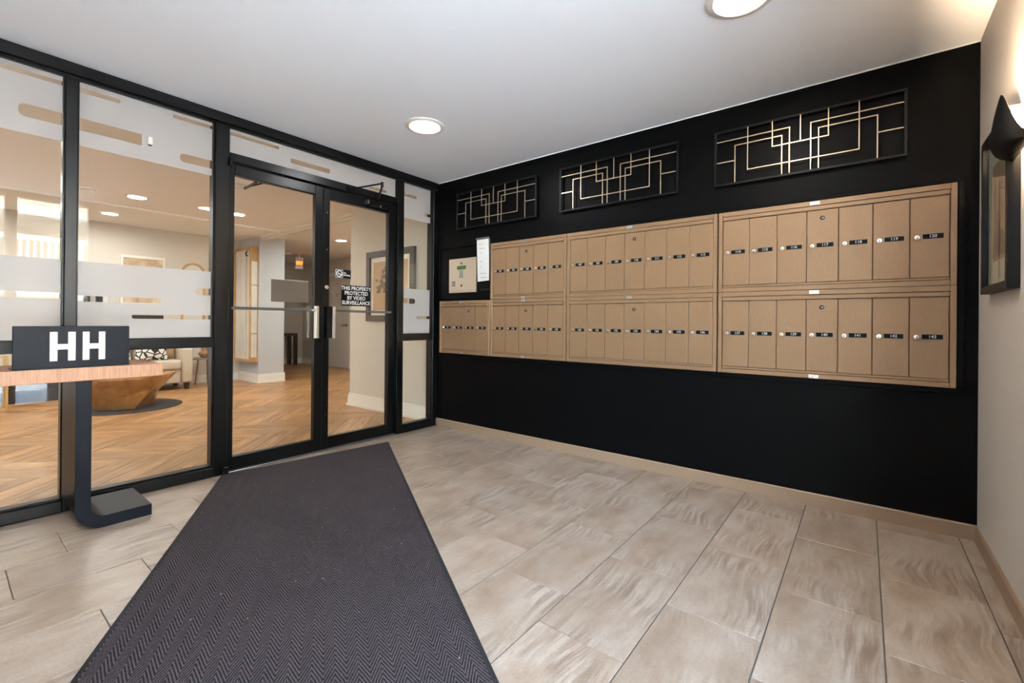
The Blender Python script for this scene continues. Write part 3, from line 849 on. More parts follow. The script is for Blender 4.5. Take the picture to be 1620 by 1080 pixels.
sc_y = -0.745
sc = empty('wall_sconce', (XR, sc_y, 1.63), 'black tulip-shaped wall sconce with pointed rim and brass backplate', 'wall lamp')
bx('backplate', M_BRASS, sc, (XR - 0.012, XR - 0.0005, -0.70, -0.56, 1.70, 1.855), bevel=0.003, seg=2)
NT, NZ = 36, 14
vs_, fs_ = [], []
for i in range(NT + 1):
    tt = PI * i / NT
    s = math.sin(tt)
    ztop = 1.715 + 0.172 * (s ** 2.6)
    zbot = 1.672 - 0.034 * s
    for j in range(NZ + 1):
        v = j / NZ
        z = zbot + (ztop - zbot) * v
        belly = (1 - (1 - min(v / 0.35, 1)) ** 2.2) if v < 0.35 else 1 - 0.42 * ((v - 0.35) / 0.65) ** 1.6
        a_ = 0.018 + 0.056 * belly
        b_ = 0.045 + 0.075 * (1 - (1 - min(v / 0.5, 1)) ** 2)
        vs_.append((XR - 0.003 - a_ * s, sc_y + b_ * math.cos(tt), z))
for i in range(NT):
    for j in range(NZ):
        p = i * (NZ + 1) + j
        fs_.append((p, p + 1, p + NZ + 2, p + NZ + 1))
shd = MB().add(vs_, fs_).build('shade', mat('matte_black_shade', (8, 8, 8), 0.6, spec=0.15), sc, smooth=True)
sol = shd.modifiers.new('thickness', 'SOLIDIFY'); sol.thickness = 0.003
MB().lathe([(0.0, -0.03), (0.018, -0.024), (0.027, -0.004), (0.027, 0.010), (0.016, 0.026), (0.0, 0.03)], (XR - 0.036, sc_y - 0.03, 1.778), 20).build('bulb', emission('warm_bulb_glow', (255, 222, 184), 1100.0), sc, smooth=True)
MB().lathe([(0.013, -0.09), (0.013, -0.024)], (XR - 0.036, sc_y - 0.03, 1.778), 14).build('lamp_holder', M_BRASS, sc)
MB().tube([(XR - 0.01, sc_y + 0.08, 1.72), (XR - 0.028, sc_y + 0.04, 1.70), (XR - 0.036, sc_y - 0.03, 1.69)], 0.006, 8).build('arm', M_BRASS, sc)

# ------------------------------------------------------------------ entrance carpet
md = Vector((0.862, -0.507, 0)).normalized()
mn = Vector((-md.y, md.x, 0))     # across, towards the black wall
carp = empty('entrance_mat', (0.15, -1.32, 0), 'dark grey chevron ribbed entrance mat running to the glass doors', 'mat')
def to_local(p):
    d = Vector((p[0], p[1], 0)) - Vector((0.15, -1.32, 0)); return (d.dot(md), d.dot(mn))
corners = [(0.010, -1.940), (3.02, -3.715), (3.602, -2.722), (0.165, -0.712)]
corners = [to_local(p) for p in corners]
def inset(poly, d):
    c = Vector((sum(p[0] for p in poly) / 4, sum(p[1] for p in poly) / 4))
    out = []
    for i in range(4):
        p = Vector(poly[i]); a = (Vector(poly[i - 1]) - p).normalized(); b = (Vector(poly[(i + 1) % 4]) - p).normalized()
        s = abs(a.x * b.y - a.y * b.x)
        out.append(tuple(p + (a + b) * d / s))
    return out
carp.rotation_euler = (0, 0, math.atan2(md.y, md.x))
def mat_part(name, mb, mt):
    o = bpy.data.objects.new(name, mb.mesh(name, mt)); COL.objects.link(o); o.parent = carp; return o
inn = inset(corners, 0.018)
mat_part('border', MB().prism(corners, 2, 0.0008, 0.0045), M_RUBBER)
mat_part('pile', MB().prism(inn, 2, 0.0047, 0.0095), M_MAT)

# ------------------------------------------------------------------ console with J-shaped leg, HH sign
ct = empty('console_table', (0.21, -2.95, 0), 'narrow pale wood console with a black J-shaped steel leg by the glass', 'console table')
bx('table_top', M_TABLETOP, ct, (0.022, 0.405, -3.70, -2.368, 0.741, 0.806), bevel=0.002, seg=1)
def jleg(y0, sgn):
    """outer face at y0, foot pointing in direction sgn"""
    T = 0.058; R = 0.115; LENF = 0.30
    P = [(0, 0.7405), (0, R)]
    P += [(R - R * math.cos(a * PI / 20), R - R * math.sin(a * PI / 20)) for a in range(1, 11)]
    P += [(LENF, 0.0), (LENF, T)]
    r = R - T
    P += [(T + r - r * math.sin(a * PI / 20), T + r - r * math.cos(a * PI / 20)) for a in range(0, 11)]
    P += [(T, 0.7405)]
    poly = [(y0 + sgn * p, max(z, 0.0008)) for p, z in P]
    return MB().prism(poly, 0, 0.03, 0.402)
jleg(-2.711, 1).build('leg', M_NAVY, ct, bevel=0.001, seg=1)
jleg(-3.36, -1).build('leg', M_NAVY, ct, bevel=0.001, seg=1)
hh = empty('letter_sign', (0.37, -2.71, 0.806), 'dark navy block sign with two white capital letters on the console', 'sign')
bx('board', M_NAVY, hh, (0.372, 0.398, -2.918, -2.511, 0.8105, 1.008), bevel=0.002, seg=1)
bx('base_plate', M_BLACKART, hh, (0.25, 0.401, -2.921, -2.508, 0.8065, 0.8103))
def letter_h(y0, y1, z0, z1):
    s = (y1 - y0) * 0.295
    zc = (z0 + z1) / 2 - 0.002
    return MB().box(0.398, 0.4005, y0, y0 + s, z0, z1).box(0.398, 0.4005, y1 - s, y1, z0, z1).box(0.398, 0.4005, y0 + s, y1 - s, zc - 0.013, zc + 0.013).build('letter', M_WHITE, hh)
letter_h(-2.801, -2.713, 0.843, 0.981)
letter_h(-2.688, -2.605, 0.843, 0.981)

# ------------------------------------------------------------------ lobby shell
LB = -5.27     # far wall
LY = -4.30     # lobby side wall
lf = struct('floor_lobby', B(-7.5, -0.1, LY, 2.45, -0.06, -0.0105), mat('dark_joint', (92, 60, 36), 0.8), 'herringbone oak floor of the lobby seen through the glass', 'floor')
def clip(poly, k, v, keep_less):
    out = []
    for i in range(len(poly)):
        a, b = poly[i], poly[(i + 1) % len(poly)]
        ia = (a[k] <= v) == keep_less; ib = (b[k] <= v) == keep_less
        if ia: out.append(a)
        if ia != ib:
            t = (v - a[k]) / (b[k] - a[k])
            out.append(tuple(a[q] + (b[q] - a[q]) * t for q in range(2)))
    return out
W_, L_ = 0.12, 0.72
g = 0.0020
ca = math.cos(PI / 4)
planks = []
for i in range(-70, 90):
    for j in range(-14, 15):
        for kind in (0, 1):
            ox, oy = i * W_ + j * L_, i * W_ - j * L_
            r = (ox, ox + L_, oy, oy + W_) if kind == 0 else (ox + L_, ox + L_ + W_, oy + W_ - L_, oy + W_)
            cx, cy = (r[0] + r[1]) / 2, (r[2] + r[3]) / 2
            X, Y = (cx - cy) * ca - 3.4, (cx + cy) * ca - 1.0
            if not (-7.9 < X < 0.3 and LY - 0.4 < Y < 2.8): continue
            if Y > 0.35 and X > -1.5: continue
            if X < LB - 0.4 and Y < 0.2: continue
            q = [(r[0] + g, r[2] + g), (r[1] - g, r[2] + g), (r[1] - g, r[3] - g), (r[0] + g, r[3] - g)]
            poly = [((a - b) * ca - 3.4, (a + b) * ca - 1.0) for a, b in q]
            uv0 = [(0, 0), (1, 0), (1, .17), (0, .17)] if kind == 0 else [(0, 0), (0, .17), (1, .17), (1, 0)]
            full = all(-7.5 < p[0] < -0.1 and LY < p[1] < 2.45 for p in poly)
            if not full:
                for k_, v_, l_ in ((0, -0.1005, True), (0, -7.5, False), (1, LY, False), (1, 2.45, True)):
                    poly = clip(poly, k_, v_, l_)
                    if len(poly) < 3: break
                if len(poly) < 3: continue
            d = (Vector((X, Y, 0)) - Vector((CAM.x, CAM.y, 0))).length
            planks.append((d, poly, kind, X, Y))
planks.sort(key=lambda p: p[0])
def plank_mesh(name, items):
    vs, fs, uvs, sh = [], [], [], []
    for (d, poly, kind, X, Y) in items:
        o = len(vs); n = len(poly); s = random.random(); ru, rv = random.random() * 20, random.random() * 20
        vs += [(x, y, 0.0) for x, y in poly] + [(x, y, -0.009) for x, y in poly]
        def U(x, y):
            a, b = ((x + 3.4) + (y + 1.0)) * ca, (-(x + 3.4) + (y + 1.0)) * ca
            return (a + ru, b + rv) if kind == 0 else (b + ru, a + rv)
        top = tuple(o + k for k in range(n))
        fs.append(top); uvs += [U(*p) for p in poly]; sh += [s] * n
        for k in range(n):
            fs.append((o + k, o + (k + 1) % n, o + n + (k + 1) % n, o + n + k)); uvs += [U(*poly[k]), U(*poly[(k + 1) % n])] * 2; sh += [s] * 4
    me = bpy.data.meshes.new(name)
    me.from_pydata(vs, [], fs)
    me.uv_layers.new(name='UVMap')
    me.attributes.new('shade', 'FLOAT', 'CORNER')
    me.uv_layers['UVMap'].data.foreach_set('uv', [c for u in uvs for c in u])
    me.attributes['shade'].data.foreach_set('value', sh)
    bm = bmesh.new(); bm.from_mesh(me); bmesh.ops.recalc_face_normals(bm, faces=bm.faces)
    for f in bm.faces:
        if abs(f.normal.z) > 0.9 and f.normal.z < 0: f.normal_flip()
    bm.to_mesh(me); bm.free()
    me.materials.append(M_PLANK)
    return me
for it in planks[:298]:
    o = bpy.data.objects.new('floor_plank', plank_mesh('floor_plank', [it])); COL.objects.link(o); o.parent = lf
if len(planks) > 298:
    o = bpy.data.objects.new('farther_planks', plank_mesh('farther_planks', planks[298:])); COL.objects.link(o); o.parent = lf; o['kind'] = 'stuff'

lc = struct('ceiling_lobby', B(-7.6, -0.1, LY - 0.1, 2.55, H, H + 0.12), mat('lobby_ceiling_paint', (238, 234, 228), 0.7), 'warm white lobby ceiling', 'ceiling')
struct('wall_lobby_far', B(LB - 0.1, LB, LY, 0.17, -0.06, H), M_LOBBYWALL, 'cream wall at the far side of the lobby behind the sofa', 'wall')
struct('wall_lobby_side', B(LB - 0.1, -0.1, LY - 0.1, LY, -0.06, H), M_LOBBYWALL, 'cream side wall of the lobby out of view', 'wall')
struct('wall_lobby_right', B(-1.655, -0.1, 0.062, 0.20, -0.06, H), M_LOBBYWALL, 'beige lobby wall with the framed tree print', 'wall')
struct('wall_hall_near', B(-1.755, -1.655, 0.20, 2.45, -0.06, H), M_LOBBYWALL, 'cream hall return wall', 'wall')
struct('wall_hall_side', B(-7.5, -1.655, 2.45, 2.55, -0.06, H), M_LOBBYWALL, 'beige hall wall with the far door', 'wall')
struct('wall_hall_end', B(-7.6, -7.5, 0.17, 2.55, -0.06, H), mat('grey_hall_paint', (186, 180, 172), 0.6), 'grey wall at the end of the hall', 'wall')
struct('wall_column', MB().box(LB - 0.1, -4.49, 0.172, 0.582, -0.06, H).box(-7.5, LB - 0.1, 0.10, 0.45, -0.06, H), M_COLUMN, 'pale grey wall pier carrying the wooden cabinet', 'wall')

def skirting(name, label, segs, h=0.15, th=0.016):
    mb = MB()
    for seg in segs:
        for q_, (zb_, hh_, tt_) in enumerate(((h - 0.0345, h, th * 0.6), (0.0225, h - 0.035, th), (0.0006, 0.022, th + 0.014))):
            x0, y0, x1, y1, nx, ny = seg[:6]
            if len(seg) > 6:
                if seg[6] == 'x0': x0 -= tt_
                else: x1 += tt_
            mb.box(min(x0, x1, x0 + nx * tt_), max(x0, x1, x0 + nx * tt_), min(y0, y1, y0 + ny * tt_), max(y0, y1, y0 + ny * tt_), zb_, hh_)
    return struct(name, mb, M_TRIM, label, 'baseboard')
skirting('baseboard_lobby_right', 'tall cream baseboard under the framed tree print', [(-1.655, 0.062, -0.1005, 0.062, 0, -1, 'x0'), (-1.655, 0.0625, -1.655, 0.2, -1, 0)])
skirting('baseboard_column', 'tall white baseboard wrapping the pale grey pier', [(LB, 0.172, -4.49, 0.172, 0, -1, 'x1'), (-4.49, 0.1725, -4.49, 0.598, 1, 0)])
skirting('baseboard_lobby_far', 'white baseboard along the far lobby wall', [(LB, LY, LB, 0.15, 1, 0)], 0.13)
skirting('baseboard_hall', 'white baseboard along the hall walls', [(-7.5, 2.45, -6.35, 2.45, 0, -1), (-5.35, 2.45, -1.78, 2.45, 0, -1), (-7.5, 0.47, -7.5, 2.43, 1, 0)], 0.13)
struct('trim_2', MB().box(-4.49, -1.655, 0.172, 0.23, H - 0.035, H - 0.0005).box(-4.49, -1.655, 0.20, 0.27, H - 0.07, H - 0.0355), M_TRIM, 'stepped cream crown moulding between lobby and hall', 'moulding')
struct('trim_3', B(-3.90, -3.80, LY, 0.17, H - 0.022, H - 0.0005), MATS['lobby_ceiling_paint'], 'shallow raised band across the lobby ceiling', 'moulding')
# hall door
hd = empty('door_3', (-5.85, 2.45, 0), 'plain cream door with lever handle at the end of the hall', 'door', kind='structure')
bx('leaf', M_LOBBYWALL, hd, (-6.28, -5.44, 2.425, 2.4495, 0.006, 2.06), bevel=0.003, seg=1)
bx('casing', M_TRIM, hd, (-6.35, -6.285, 2.42, 2.4495, 0.001, 2.13)); bx('casing', M_TRIM, hd, (-5.435, -5.35, 2.42, 2.4495, 0.001, 2.13)); bx('casing', M_TRIM, hd, (-6.285, -5.435, 2.42, 2.4495, 2.065, 2.13))
lv = MB().lathe([(0.03, 0), (0.03, -0.008), (0, -0.008)], (-5.53, 2.425, 0.95), 16, 1).build('rose', M_ALUGREY, hd)
MB().tube([(-5.53, 2.418, 0.95), (-5.53, 2.37, 0.95), (-5.60, 2.365, 0.95), (-5.66, 2.37, 0.945)], 0.011, 8).build('lever', M_ALUGREY, lv)

# ------------------------------------------------------------------ lobby lamps and ceiling devices
WARM = (250, 249, 250)
downlight('recessed lobby ceiling light nearer the glass, closer of two above the coffee table', -3.143, -1.719, 0.11, LOBBY_LAMP, WARM)
downlight('recessed lobby ceiling light nearer the far wall, farther of two above the coffee table', -4.458, -1.715, 0.11, LOBBY_LAMP, WARM)
downlight('recessed lobby ceiling light showing beside the door jamb, above the wooden cabinet', -3.106, -0.693, 0.11, LOBBY_LAMP, WARM)
downlight('recessed hall ceiling light above the no smoking sign', -3.752, 1.2, 0.11, LOBBY_LAMP, WARM)
for i, (x, y) in enumerate(((-1.5, -3.3), (-3.1, -3.3), (-4.5, -3.3), (-2.1, 1.3))):  # unseen extra lamps, added to raise the lobby's brightness
    downlight('added recessed ceiling light brightening the lobby from outside the view', x, y, 0.11, LOBBY_LAMP, WARM, group='added lobby lights out of view')
def detector(label, x, y, r=0.06):
    d = empty('smoke_detector', (x, y, H), label, 'smoke detector')
    MB().lathe([(r * 1.15, 0), (r * 1.15, -0.012), (r, -0.014)], (x, y, H - 0.0005), 24).build('base', M_TRIM, d)
    MB().lathe([(r * 0.85, -0.014), (r * 0.8, -0.038), (r * 0.5, -0.046), (0, -0.046)], (x, y, H), 24).build('cap', M_TRIM, d, smooth=True)
detector('round smoke detector on the lobby ceiling above the door jamb', -1.72, -1.203, 0.07)
detector('round smoke detector on the hall ceiling beside the pale pier', -6.02, 1.361, 0.08)
detector('pale round detector on the lobby ceiling over the dark bench side', -3.174, -2.134, 0.07)
ex = empty('exit_sign', (-6.0, 1.59, 2.13), 'small orange lit exit sign hanging in the hall', 'sign')
bx('box', M_TRIM, ex, (-6.02, -5.98, 1.51, 1.675, 2.13, 2.37), bevel=0.004, seg=1)
bx('stem', M_TRIM, ex, (-6.01, -5.99, 1.58, 1.60, 2.37, H - 0.001))
put_text('EXIT', 0.095, emission('orange_sign_glow', (255, 92, 20), 2.2), ex, (-5.979, 1.5925, 2.25), '+x', sx=0.7, bold=0.004)

# ------------------------------------------------------------------ lobby furnishing
M_CABWOOD = wood_mat('honey_oak', (168, 124, 76), (204, 164, 112), (6, 6, 1.2), 0.4)
M_MIRROR = mat('aged_mirror', (214, 208, 198), 0.32, metal=0.15, var=0.06, vscale=5)
cb = empty('wall_cabinet', (-4.85, 0.17, 0.35), 'tall honey oak wall cabinet with aged mirror panels on the pale pier', 'cabinet')
cx0, cx1, cyf, cyb, cz0, cz1 = -5.20, -4.53, 0.052, 0.1715, 0.352, 2.262
T = 0.045
cbm = MB().box(cx0, cx1, cyf, cyb, cz0, cz0 + T).box(cx0, cx1, cyf, cyb, cz1 - T, cz1).box(cx0, cx0 + T, cyf, cyb, cz0 + T, cz1 - T).box(cx1 - T, cx1, cyf, cyb, cz0 + T, cz1 - T).box(cx0 + T, cx1 - T, 0.14, cyb, cz0 + T, cz1 - T)
cbm.build('carcass', M_CABWOOD, cb)
iw = (cx1 - cx0 - 2 * T) / 3
for i in range(3):
    bx('mirror_panel', M_MIRROR, cb, (cx0 + T + iw * i + 0.004, cx0 + T + iw * (i + 1) - 0.004, 0.066 + 0.02 * (i == 2), 0.084 + 0.02 * (i == 2), cz0 + T, cz1 - T))
for z in (0.75, 1.15, 1.55, 1.95):
    bx('side_inlay', M_MIRROR, cb, (cx1, cx1 + 0.003, 0.068, 0.155, z - 0.32, z + 0.06))
MB().tube([(cx1 - T - 0.06, 0.04, 2.17), (cx1 - T - 0.06, 0.015, 2.15), (cx1 - T - 0.06, 0.02, 2.11), (cx1 - T - 0.06, 0.05, 2.10)], 0.010, 8).build('hook', M_DARK, cb)

tp = empty('tree_print', (-0.84, 0.06, 1.04), 'large dark framed sepia tree print on the beige lobby wall', 'picture')
px0, px1, pz0, pz1, py = -1.278, -0.41, 1.043, 1.857, 0.0615
M_FRAMEBR = mat('dark_brown_frame', (72, 62, 54), 0.45)
t = 0.07
MB().box(px0, px1, py - 0.035, py, pz0, pz0 + t).box(px0, px1, py - 0.035, py, pz1 - t, pz1).box(px0, px0 + t, py - 0.035, py, pz0 + t, pz1 - t).box(px1 - t, px1, py - 0.035, py, pz0 + t, pz1 - t).build('frame', M_FRAMEBR, tp)
bx('mount', M_TRIM, tp, (px0 + t, px1 - t, py - 0.014, py, pz0 + t, pz1 - t))
qx0, qx1, qz0, qz1 = px0 + t + .05, px1 - t - .05, pz0 + t + .055, pz1 - t - .055
prm = MB().box(qx0, qx1, py - 0.016, py - 0.014, qz0, qz1).build('print_sheet', tree_print_mat(), tp)
ul = prm.data.uv_layers.new(name='UVMap')
for lp in prm.data.loops:
    v = prm.data.vertices[lp.vertex_index].co + world_loc(tp)
    ul.data[lp.index].uv = ((v.x - qx0) / (qx1 - qx0), (v.z - qz0) / (qz1 - qz0))

cs = empty('hall_console', (-7.2, 1.9, 0), 'dark brown open console table at the end of the hall', 'console table')
M_ESPR = mat('espresso_wood', (48, 38, 32), 0.4)
bx('table_top', M_ESPR, cs, (-7.45, -7.08, 0.95, 2.12, 0.69, 0.75), bevel=0.003, seg=1)
for y in (0.95, 2.05):
    for x in (-7.45, -7.15):
        bx('leg', M_ESPR, cs, (x, x + 0.07, y, y + 0.07, 0.0006, 0.6895))
bx('top_inset', M_LOBBYWALL, cs, (-7.43, -7.10, 1.0, 2.07, 0.7505, 0.757))

# round rug and faceted coffee table
rg = tag(MB().lathe([(0.55, 0.0), (0.55, 0.006), (0.54, 0.009), (0.0, 0.0095)], (-3.52, -1.73, 0.0008), 64).build('round_rug', mat('charcoal_rug', (66, 60, 58), 0.95, bump=0.5, bscale=200)), 'round charcoal rug under the faceted coffee table', 'rug')
ctb = empty('coffee_table', (-3.45, -1.74, 0.0105), 'faceted gold-brown wooden coffee table with boat-like undercut sides', 'coffee table')
M_FACET = wood_mat('golden_walnut', (132, 86, 42), (178, 126, 70), (5, 5, 2), 0.3)
tc_ = Vector((-3.45, -1.74)); zt = 0.365; n = 8
base_a = [0.26, 0.19, 0.28, 0.20, 0.26, 0.19, 0.28, 0.20]
mid_a = [0.42, 0.27, 0.41, 0.28, 0.42, 0.27, 0.41, 0.28]
top_a = [0.48, 0.46, 0.50, 0.46, 0.48, 0.46, 0.50, 0.46]
ring_ = lambda rad, z, off: [(tc_.x + r * math.cos(2 * PI * (k + off) / n), tc_.y + r * math.sin(2 * PI * (k + off) / n), z) for k, r in enumerate(rad)]
rb = ring_(base_a, 0.011, 0.1); rm = [(x, y, z + (0.05 if k % 2 == 0 else -0.05)) for k, (x, y, z) in enumerate(ring_(mid_a, 0.20, 0.5))]; rt = ring_(top_a, zt, 0.1); rt2 = ring_([r for r in top_a], zt + 0.022, 0.1)
vs_ = rb + rm + rt + rt2
fs_ = [tuple(range(n))[::-1], tuple(range(3 * n, 4 * n))]
for k in range(n):
    k1 = (k + 1) % n
    fs_ += [(k, k1, n + k), (n + k, k1, n + k1), (n + k, 2 * n + k1, 2 * n + k), (n + k, n + k1, 2 * n + k1), (2 * n + k, 2 * n + k1, 3 * n + k1, 3 * n + k)]
MB().add(vs_, fs_).build('faceted_body', M_FACET, ctb)
MB().add([(x, y, z + 0.0005) for x, y, z in ring_([r * 0.93 for r in top_a], zt + 0.022, 0.1)] + [(x, y, z + 0.004) for x, y, z in ring_([r * 0.93 for r in top_a], zt + 0.022, 0.1)],
         [tuple(range(8))[::-1], tuple(range(8, 16))] + [(k, (k + 1) % 8, 8 + (k + 1) % 8, 8 + k) for k in range(8)]).build('top_inlay', mat('satin_walnut_top', (170, 128, 84), 0.25), ctb)
tt_ = zt + 0.0268
M_BRNZ = mat('bronze_ceramic', (106, 84, 66), 0.4)
for i, (x, y, h, lab) in enumerate(((-3.56, -1.62, 0.10, 'short brown candle holder on the coffee table, the nearer of a pair'), (-3.61, -1.60, 0.115, 'short brown candle holder on the coffee table, the farther of a pair'), (-3.69, -1.47, 0.13, 'slim brown candlestick standing beside the grey dish'), (-3.74, -1.50, 0.15, 'slim brown candlestick behind the grey dish'))):
    cdl = empty('candle_holder', (x, y, tt_), lab, 'candle holder')
    MB().lathe([(0.016, 0), (0.016, h * 0.85), (0.018, h * 0.86), (0.018, h * 0.95)], (x, y, tt_), 14).build('cup', M_BRNZ, cdl, smooth=True)
    MB().lathe([(0.008, h * 0.95), (0.008, h * 1.05), (0, h * 1.06)], (x, y, tt_), 10).build('wick_stub', M_DARK, cdl)
gd = empty('grey_dish', (-3.51, -1.46, tt_), 'dark grey domed dish on the coffee table', 'dish')
MB().lathe([(0.0, 0.075), (0.04, 0.07), (0.08, 0.05), (0.106, 0.018), (0.11, 0.0), (0.0, 0.0)], (-3.51, -1.46, tt_), 28).build('dome', mat('slate_glaze', (104, 106, 106), 0.22), gd, smooth=True)

# sofa
sf = empty('sofa', (-4.9, -1.55, 0), 'beige upholstered sofa against the far lobby wall', 'sofa')
M_LINEN = mat('beige_linen', (196, 182, 160), 0.9, bump=0.3, bscale=300, var=0.05, vscale=40)
SX0, SX1, SY0, SY1 = -5.25, -4.59, -2.00, -0.72
bx('seat_base', M_LINEN, sf, (SX0, SX1 - 0.04, SY0 + 0.14, SY1 - 0.14, 0.10, 0.30), bevel=0.02, seg=2)
for y0, y1 in ((SY0, SY0 + 0.135), (SY1 - 0.135, SY1)):
    bx('arm', M_LINEN, sf, (SX0 + 0.02, SX1, y0, y1, 0.10, 0.61), bevel=0.03, seg=3, smooth=True)
for k in range(2):
    yy = SY0 + 0.142 + k * (SY1 - SY0 - 0.28) / 2
    ww = (SY1 - SY0 - 0.284) / 2
    bx('seat_cushion', M_LINEN, sf, (SX0 + 0.16, SX1 + 0.01, yy, yy + ww - 0.004, 0.302, 0.445), bevel=0.035, seg=3, smooth=True)
    bx('back_cushion', M_LINEN, sf, (SX0 + 0.10, SX0 + 0.27, yy, yy + ww - 0.004, 0.447, 0.80), bevel=0.05, seg=3, smooth=True)
bx('back_frame', M_LINEN, sf, (SX0, SX0 + 0.10, SY0 + 0.14, SY1 - 0.14, 0.302, 0.78), bevel=0.02, seg=2)
for x in (SX0 + 0.05, SX1 - 0.10):
    for y in (SY0 + 0.03, SY1 - 0.10):
        MB().add([(x, y, 0.0998), (x + .07, y, 0.0998), (x + .07, y + .07, 0.0998), (x, y + .07, 0.0998), (x + .012, y + .012, 0.0008), (x + .058, y + .012, 0.0008), (x + .058, y + .058, 0.0008), (x + .012, y + .058, 0.0008)],
                 [(0, 1, 2, 3), (7, 6, 5, 4), (0, 4, 5, 1), (1, 5, 6, 2), (2, 6, 7, 3), (3, 7, 4, 0)]).build('leg', M_ESPR, sf)

def pillow_mat():
    mm = bpy.data.materials.new('ink_lattice_fabric')
    mm.use_nodes = True
    n = mm.node_tree
    b = n.nodes['Principled BSDF']
    tc = N(n, 'ShaderNodeTexCoord')
    vo = N(n, 'ShaderNodeTexVoronoi', feature='DISTANCE_TO_EDGE'); vo.inputs['Scale'].default_value = 14
    n.links.new(tc.outputs['Object'], vo.inputs['Vector'])
    cr = N(n, 'ShaderNodeValToRGB'); cr.color_ramp.interpolation = 'CONSTANT'
    cr.color_ramp.elements[0].color = lin((34, 32, 32)); cr.color_ramp.elements[1].position = 0.09; cr.color_ramp.elements[1].color = lin((228, 224, 216))
    n.links.new(vo.outputs['Distance'], cr.inputs[0]); n.links.new(cr.outputs[0], b.inputs['Base Color'])
    b.inputs['Roughness'].default_value = 0.9
    return mm
M_PIL = pillow_mat()
def pillow(label, x, y, z, s, mt, tilt):
    vs, fs = [], []; n = 10
    for side in (-1, 1):
        for i in range(n + 1):
            for j in range(n + 1):
                a, b = i / n * 2 - 1, j / n * 2 - 1
                th = 0.065 * (1 - a ** 4) * (1 - b ** 4)
                pin = 1 - 0.06 * (1 - abs(a)) * abs(b) - 0.06 * (1 - abs(b)) * abs(a)
                vs.append((side * th, a * s / 2 * pin, b * s / 2 * pin))
    q = (n + 1) ** 2
    for side in (0, 1):
        for i in range(n):
            for j in range(n):
                p = side * q + i * (n + 1) + j
                f = (p, p + 1, p + n + 2, p + n + 1); fs.append(f if side else f[::-1])
    mb = MB().add(vs, fs)
    o = bpy.data.objects.new('throw_pillow', mb.mesh('throw_pillow', mt, smooth=True)); COL.objects.link(o)
    o.location = (x, y, z + s / 2 * math.cos(tilt)); o.rotation_euler = (0, -tilt, 0)
    tag(o, label, 'pillow')
    return o
pillow('white throw pillow with black lattice print nearer the sofa arm', -4.735, -1.20, 0.446, 0.38, M_PIL, 0.2)
pillow('white throw pillow with black lattice print in the middle of the sofa', -4.735, -1.62, 0.446, 0.38, M_PIL, 0.2)
pillow('tan throw pillow squeezed beside the sofa arm', -4.905, -1.04, 0.446, 0.33, mat('tan_velvet', (186, 152, 110), 0.8), 0.05)

st = empty('side_table', (-5.0, -0.42, 0), 'small round side table with thin legs beside the sofa', 'side table')
M_TAUPEW = mat('taupe_wood', (126, 108, 90), 0.5)
MB().lathe([(0.17, 0), (0.175, 0.006), (0.175, 0.018), (0.17, 0.024)], (-5.0, -0.43, 0.405), 32).build('table_top', M_TAUPEW, st)
for k in range(3):
    a = 2 * PI * k / 3 + 2.6
    MB().tube([(-5.0 + 0.10 * math.cos(a), -0.43 + 0.10 * math.sin(a), 0.404), (-5.0 + 0.14 * math.cos(a), -0.43 + 0.14 * math.sin(a), 0.001)], 0.011, 8).build('leg', M_TAUPEW, st)
vz = tag(MB().lathe([(0.045, 0), (0.05, 0.004), (0.09, 0.065), (0.088, 0.085), (0.05, 0.115), (0.045, 0.13), (0.055, 0.19), (0.05, 0.19), (0.04, 0.13), (0.0, 0.12)], (-5.0, -0.44, 0.4295), 10).build('facet_vase', mat('clay_brown', (150, 114, 84), 0.5)), 'faceted clay brown vase on the small side table', 'vase')

# arched mirror, art and ledge on the far wall
am = empty('arch_mirror', (LB, -0.53, 0.95), 'tall arched mirror with thin brass rim on the far lobby wall', 'mirror')
def arch(r, zc, zb, n=20):
    return [(-0.53 + r * math.cos(PI * k / n), zc + r * math.sin(PI * k / n)) for k in range(n + 1)] + [(-0.53 - r, zb), (-0.53 + r, zb)]
o_, i_ = arch(0.165, 1.80, 0.95), arch(0.135, 1.80, 0.98)
rim = MB(); nn = len(o_)
for X, fl in ((LB + 0.001, 0), (LB + 0.03, 1)):
    pass
vsr = [(LB + 0.001, *p) for p in o_] + [(LB + 0.001, *p) for p in i_] + [(LB + 0.03, *p) for p in o_] + [(LB + 0.03, *p) for p in i_]
fsr = []
for k in range(nn):
    k1 = (k + 1) % nn
    fsr += [(2 * nn + k, 2 * nn + k1, 3 * nn + k1, 3 * nn + k), (k, k1, 2 * nn + k1, 2 * nn + k), (nn + k, 3 * nn + k, 3 * nn + k1, nn + k1)]
rim.add(vsr, fsr).build('rim', M_CABWOOD, am)
MB().prism(i_, 0, LB + 0.001, LB + 0.012).build('mirror_glass', M_MIRROR, am)
wa = empty('abstract_art', (LB, -1.18, 1.20), 'wide abstract brown painting in a pale frame on the far lobby wall', 'picture')
MB().box(LB + 0.001, LB + 0.03, -1.45, -0.91, 1.96, 2.0).box(LB + 0.001, LB + 0.03, -1.45, -0.91, 1.25, 1.29).box(LB + 0.001, LB + 0.03, -1.45, -1.42, 1.29, 1.96).box(LB + 0.001, LB + 0.03, -0.94, -0.91, 1.29, 1.96).build('frame', M_TRIM, wa)
bx('canvas', wood_mat('umber_canvas', (160, 116, 70), (206, 190, 168), (3, 3, 3), 0.7), wa, (LB + 0.001, LB + 0.014, -1.42, -0.94, 1.29, 1.96))
ld = empty('picture_ledge', (LB, -1.2, 1.06), 'dark brown wall ledge below the abstract painting', 'shelf')
bx('ledge_board', M_ESPR, ld, (LB + 0.001, LB + 0.12, -2.20, -0.95, 1.05, 1.105))
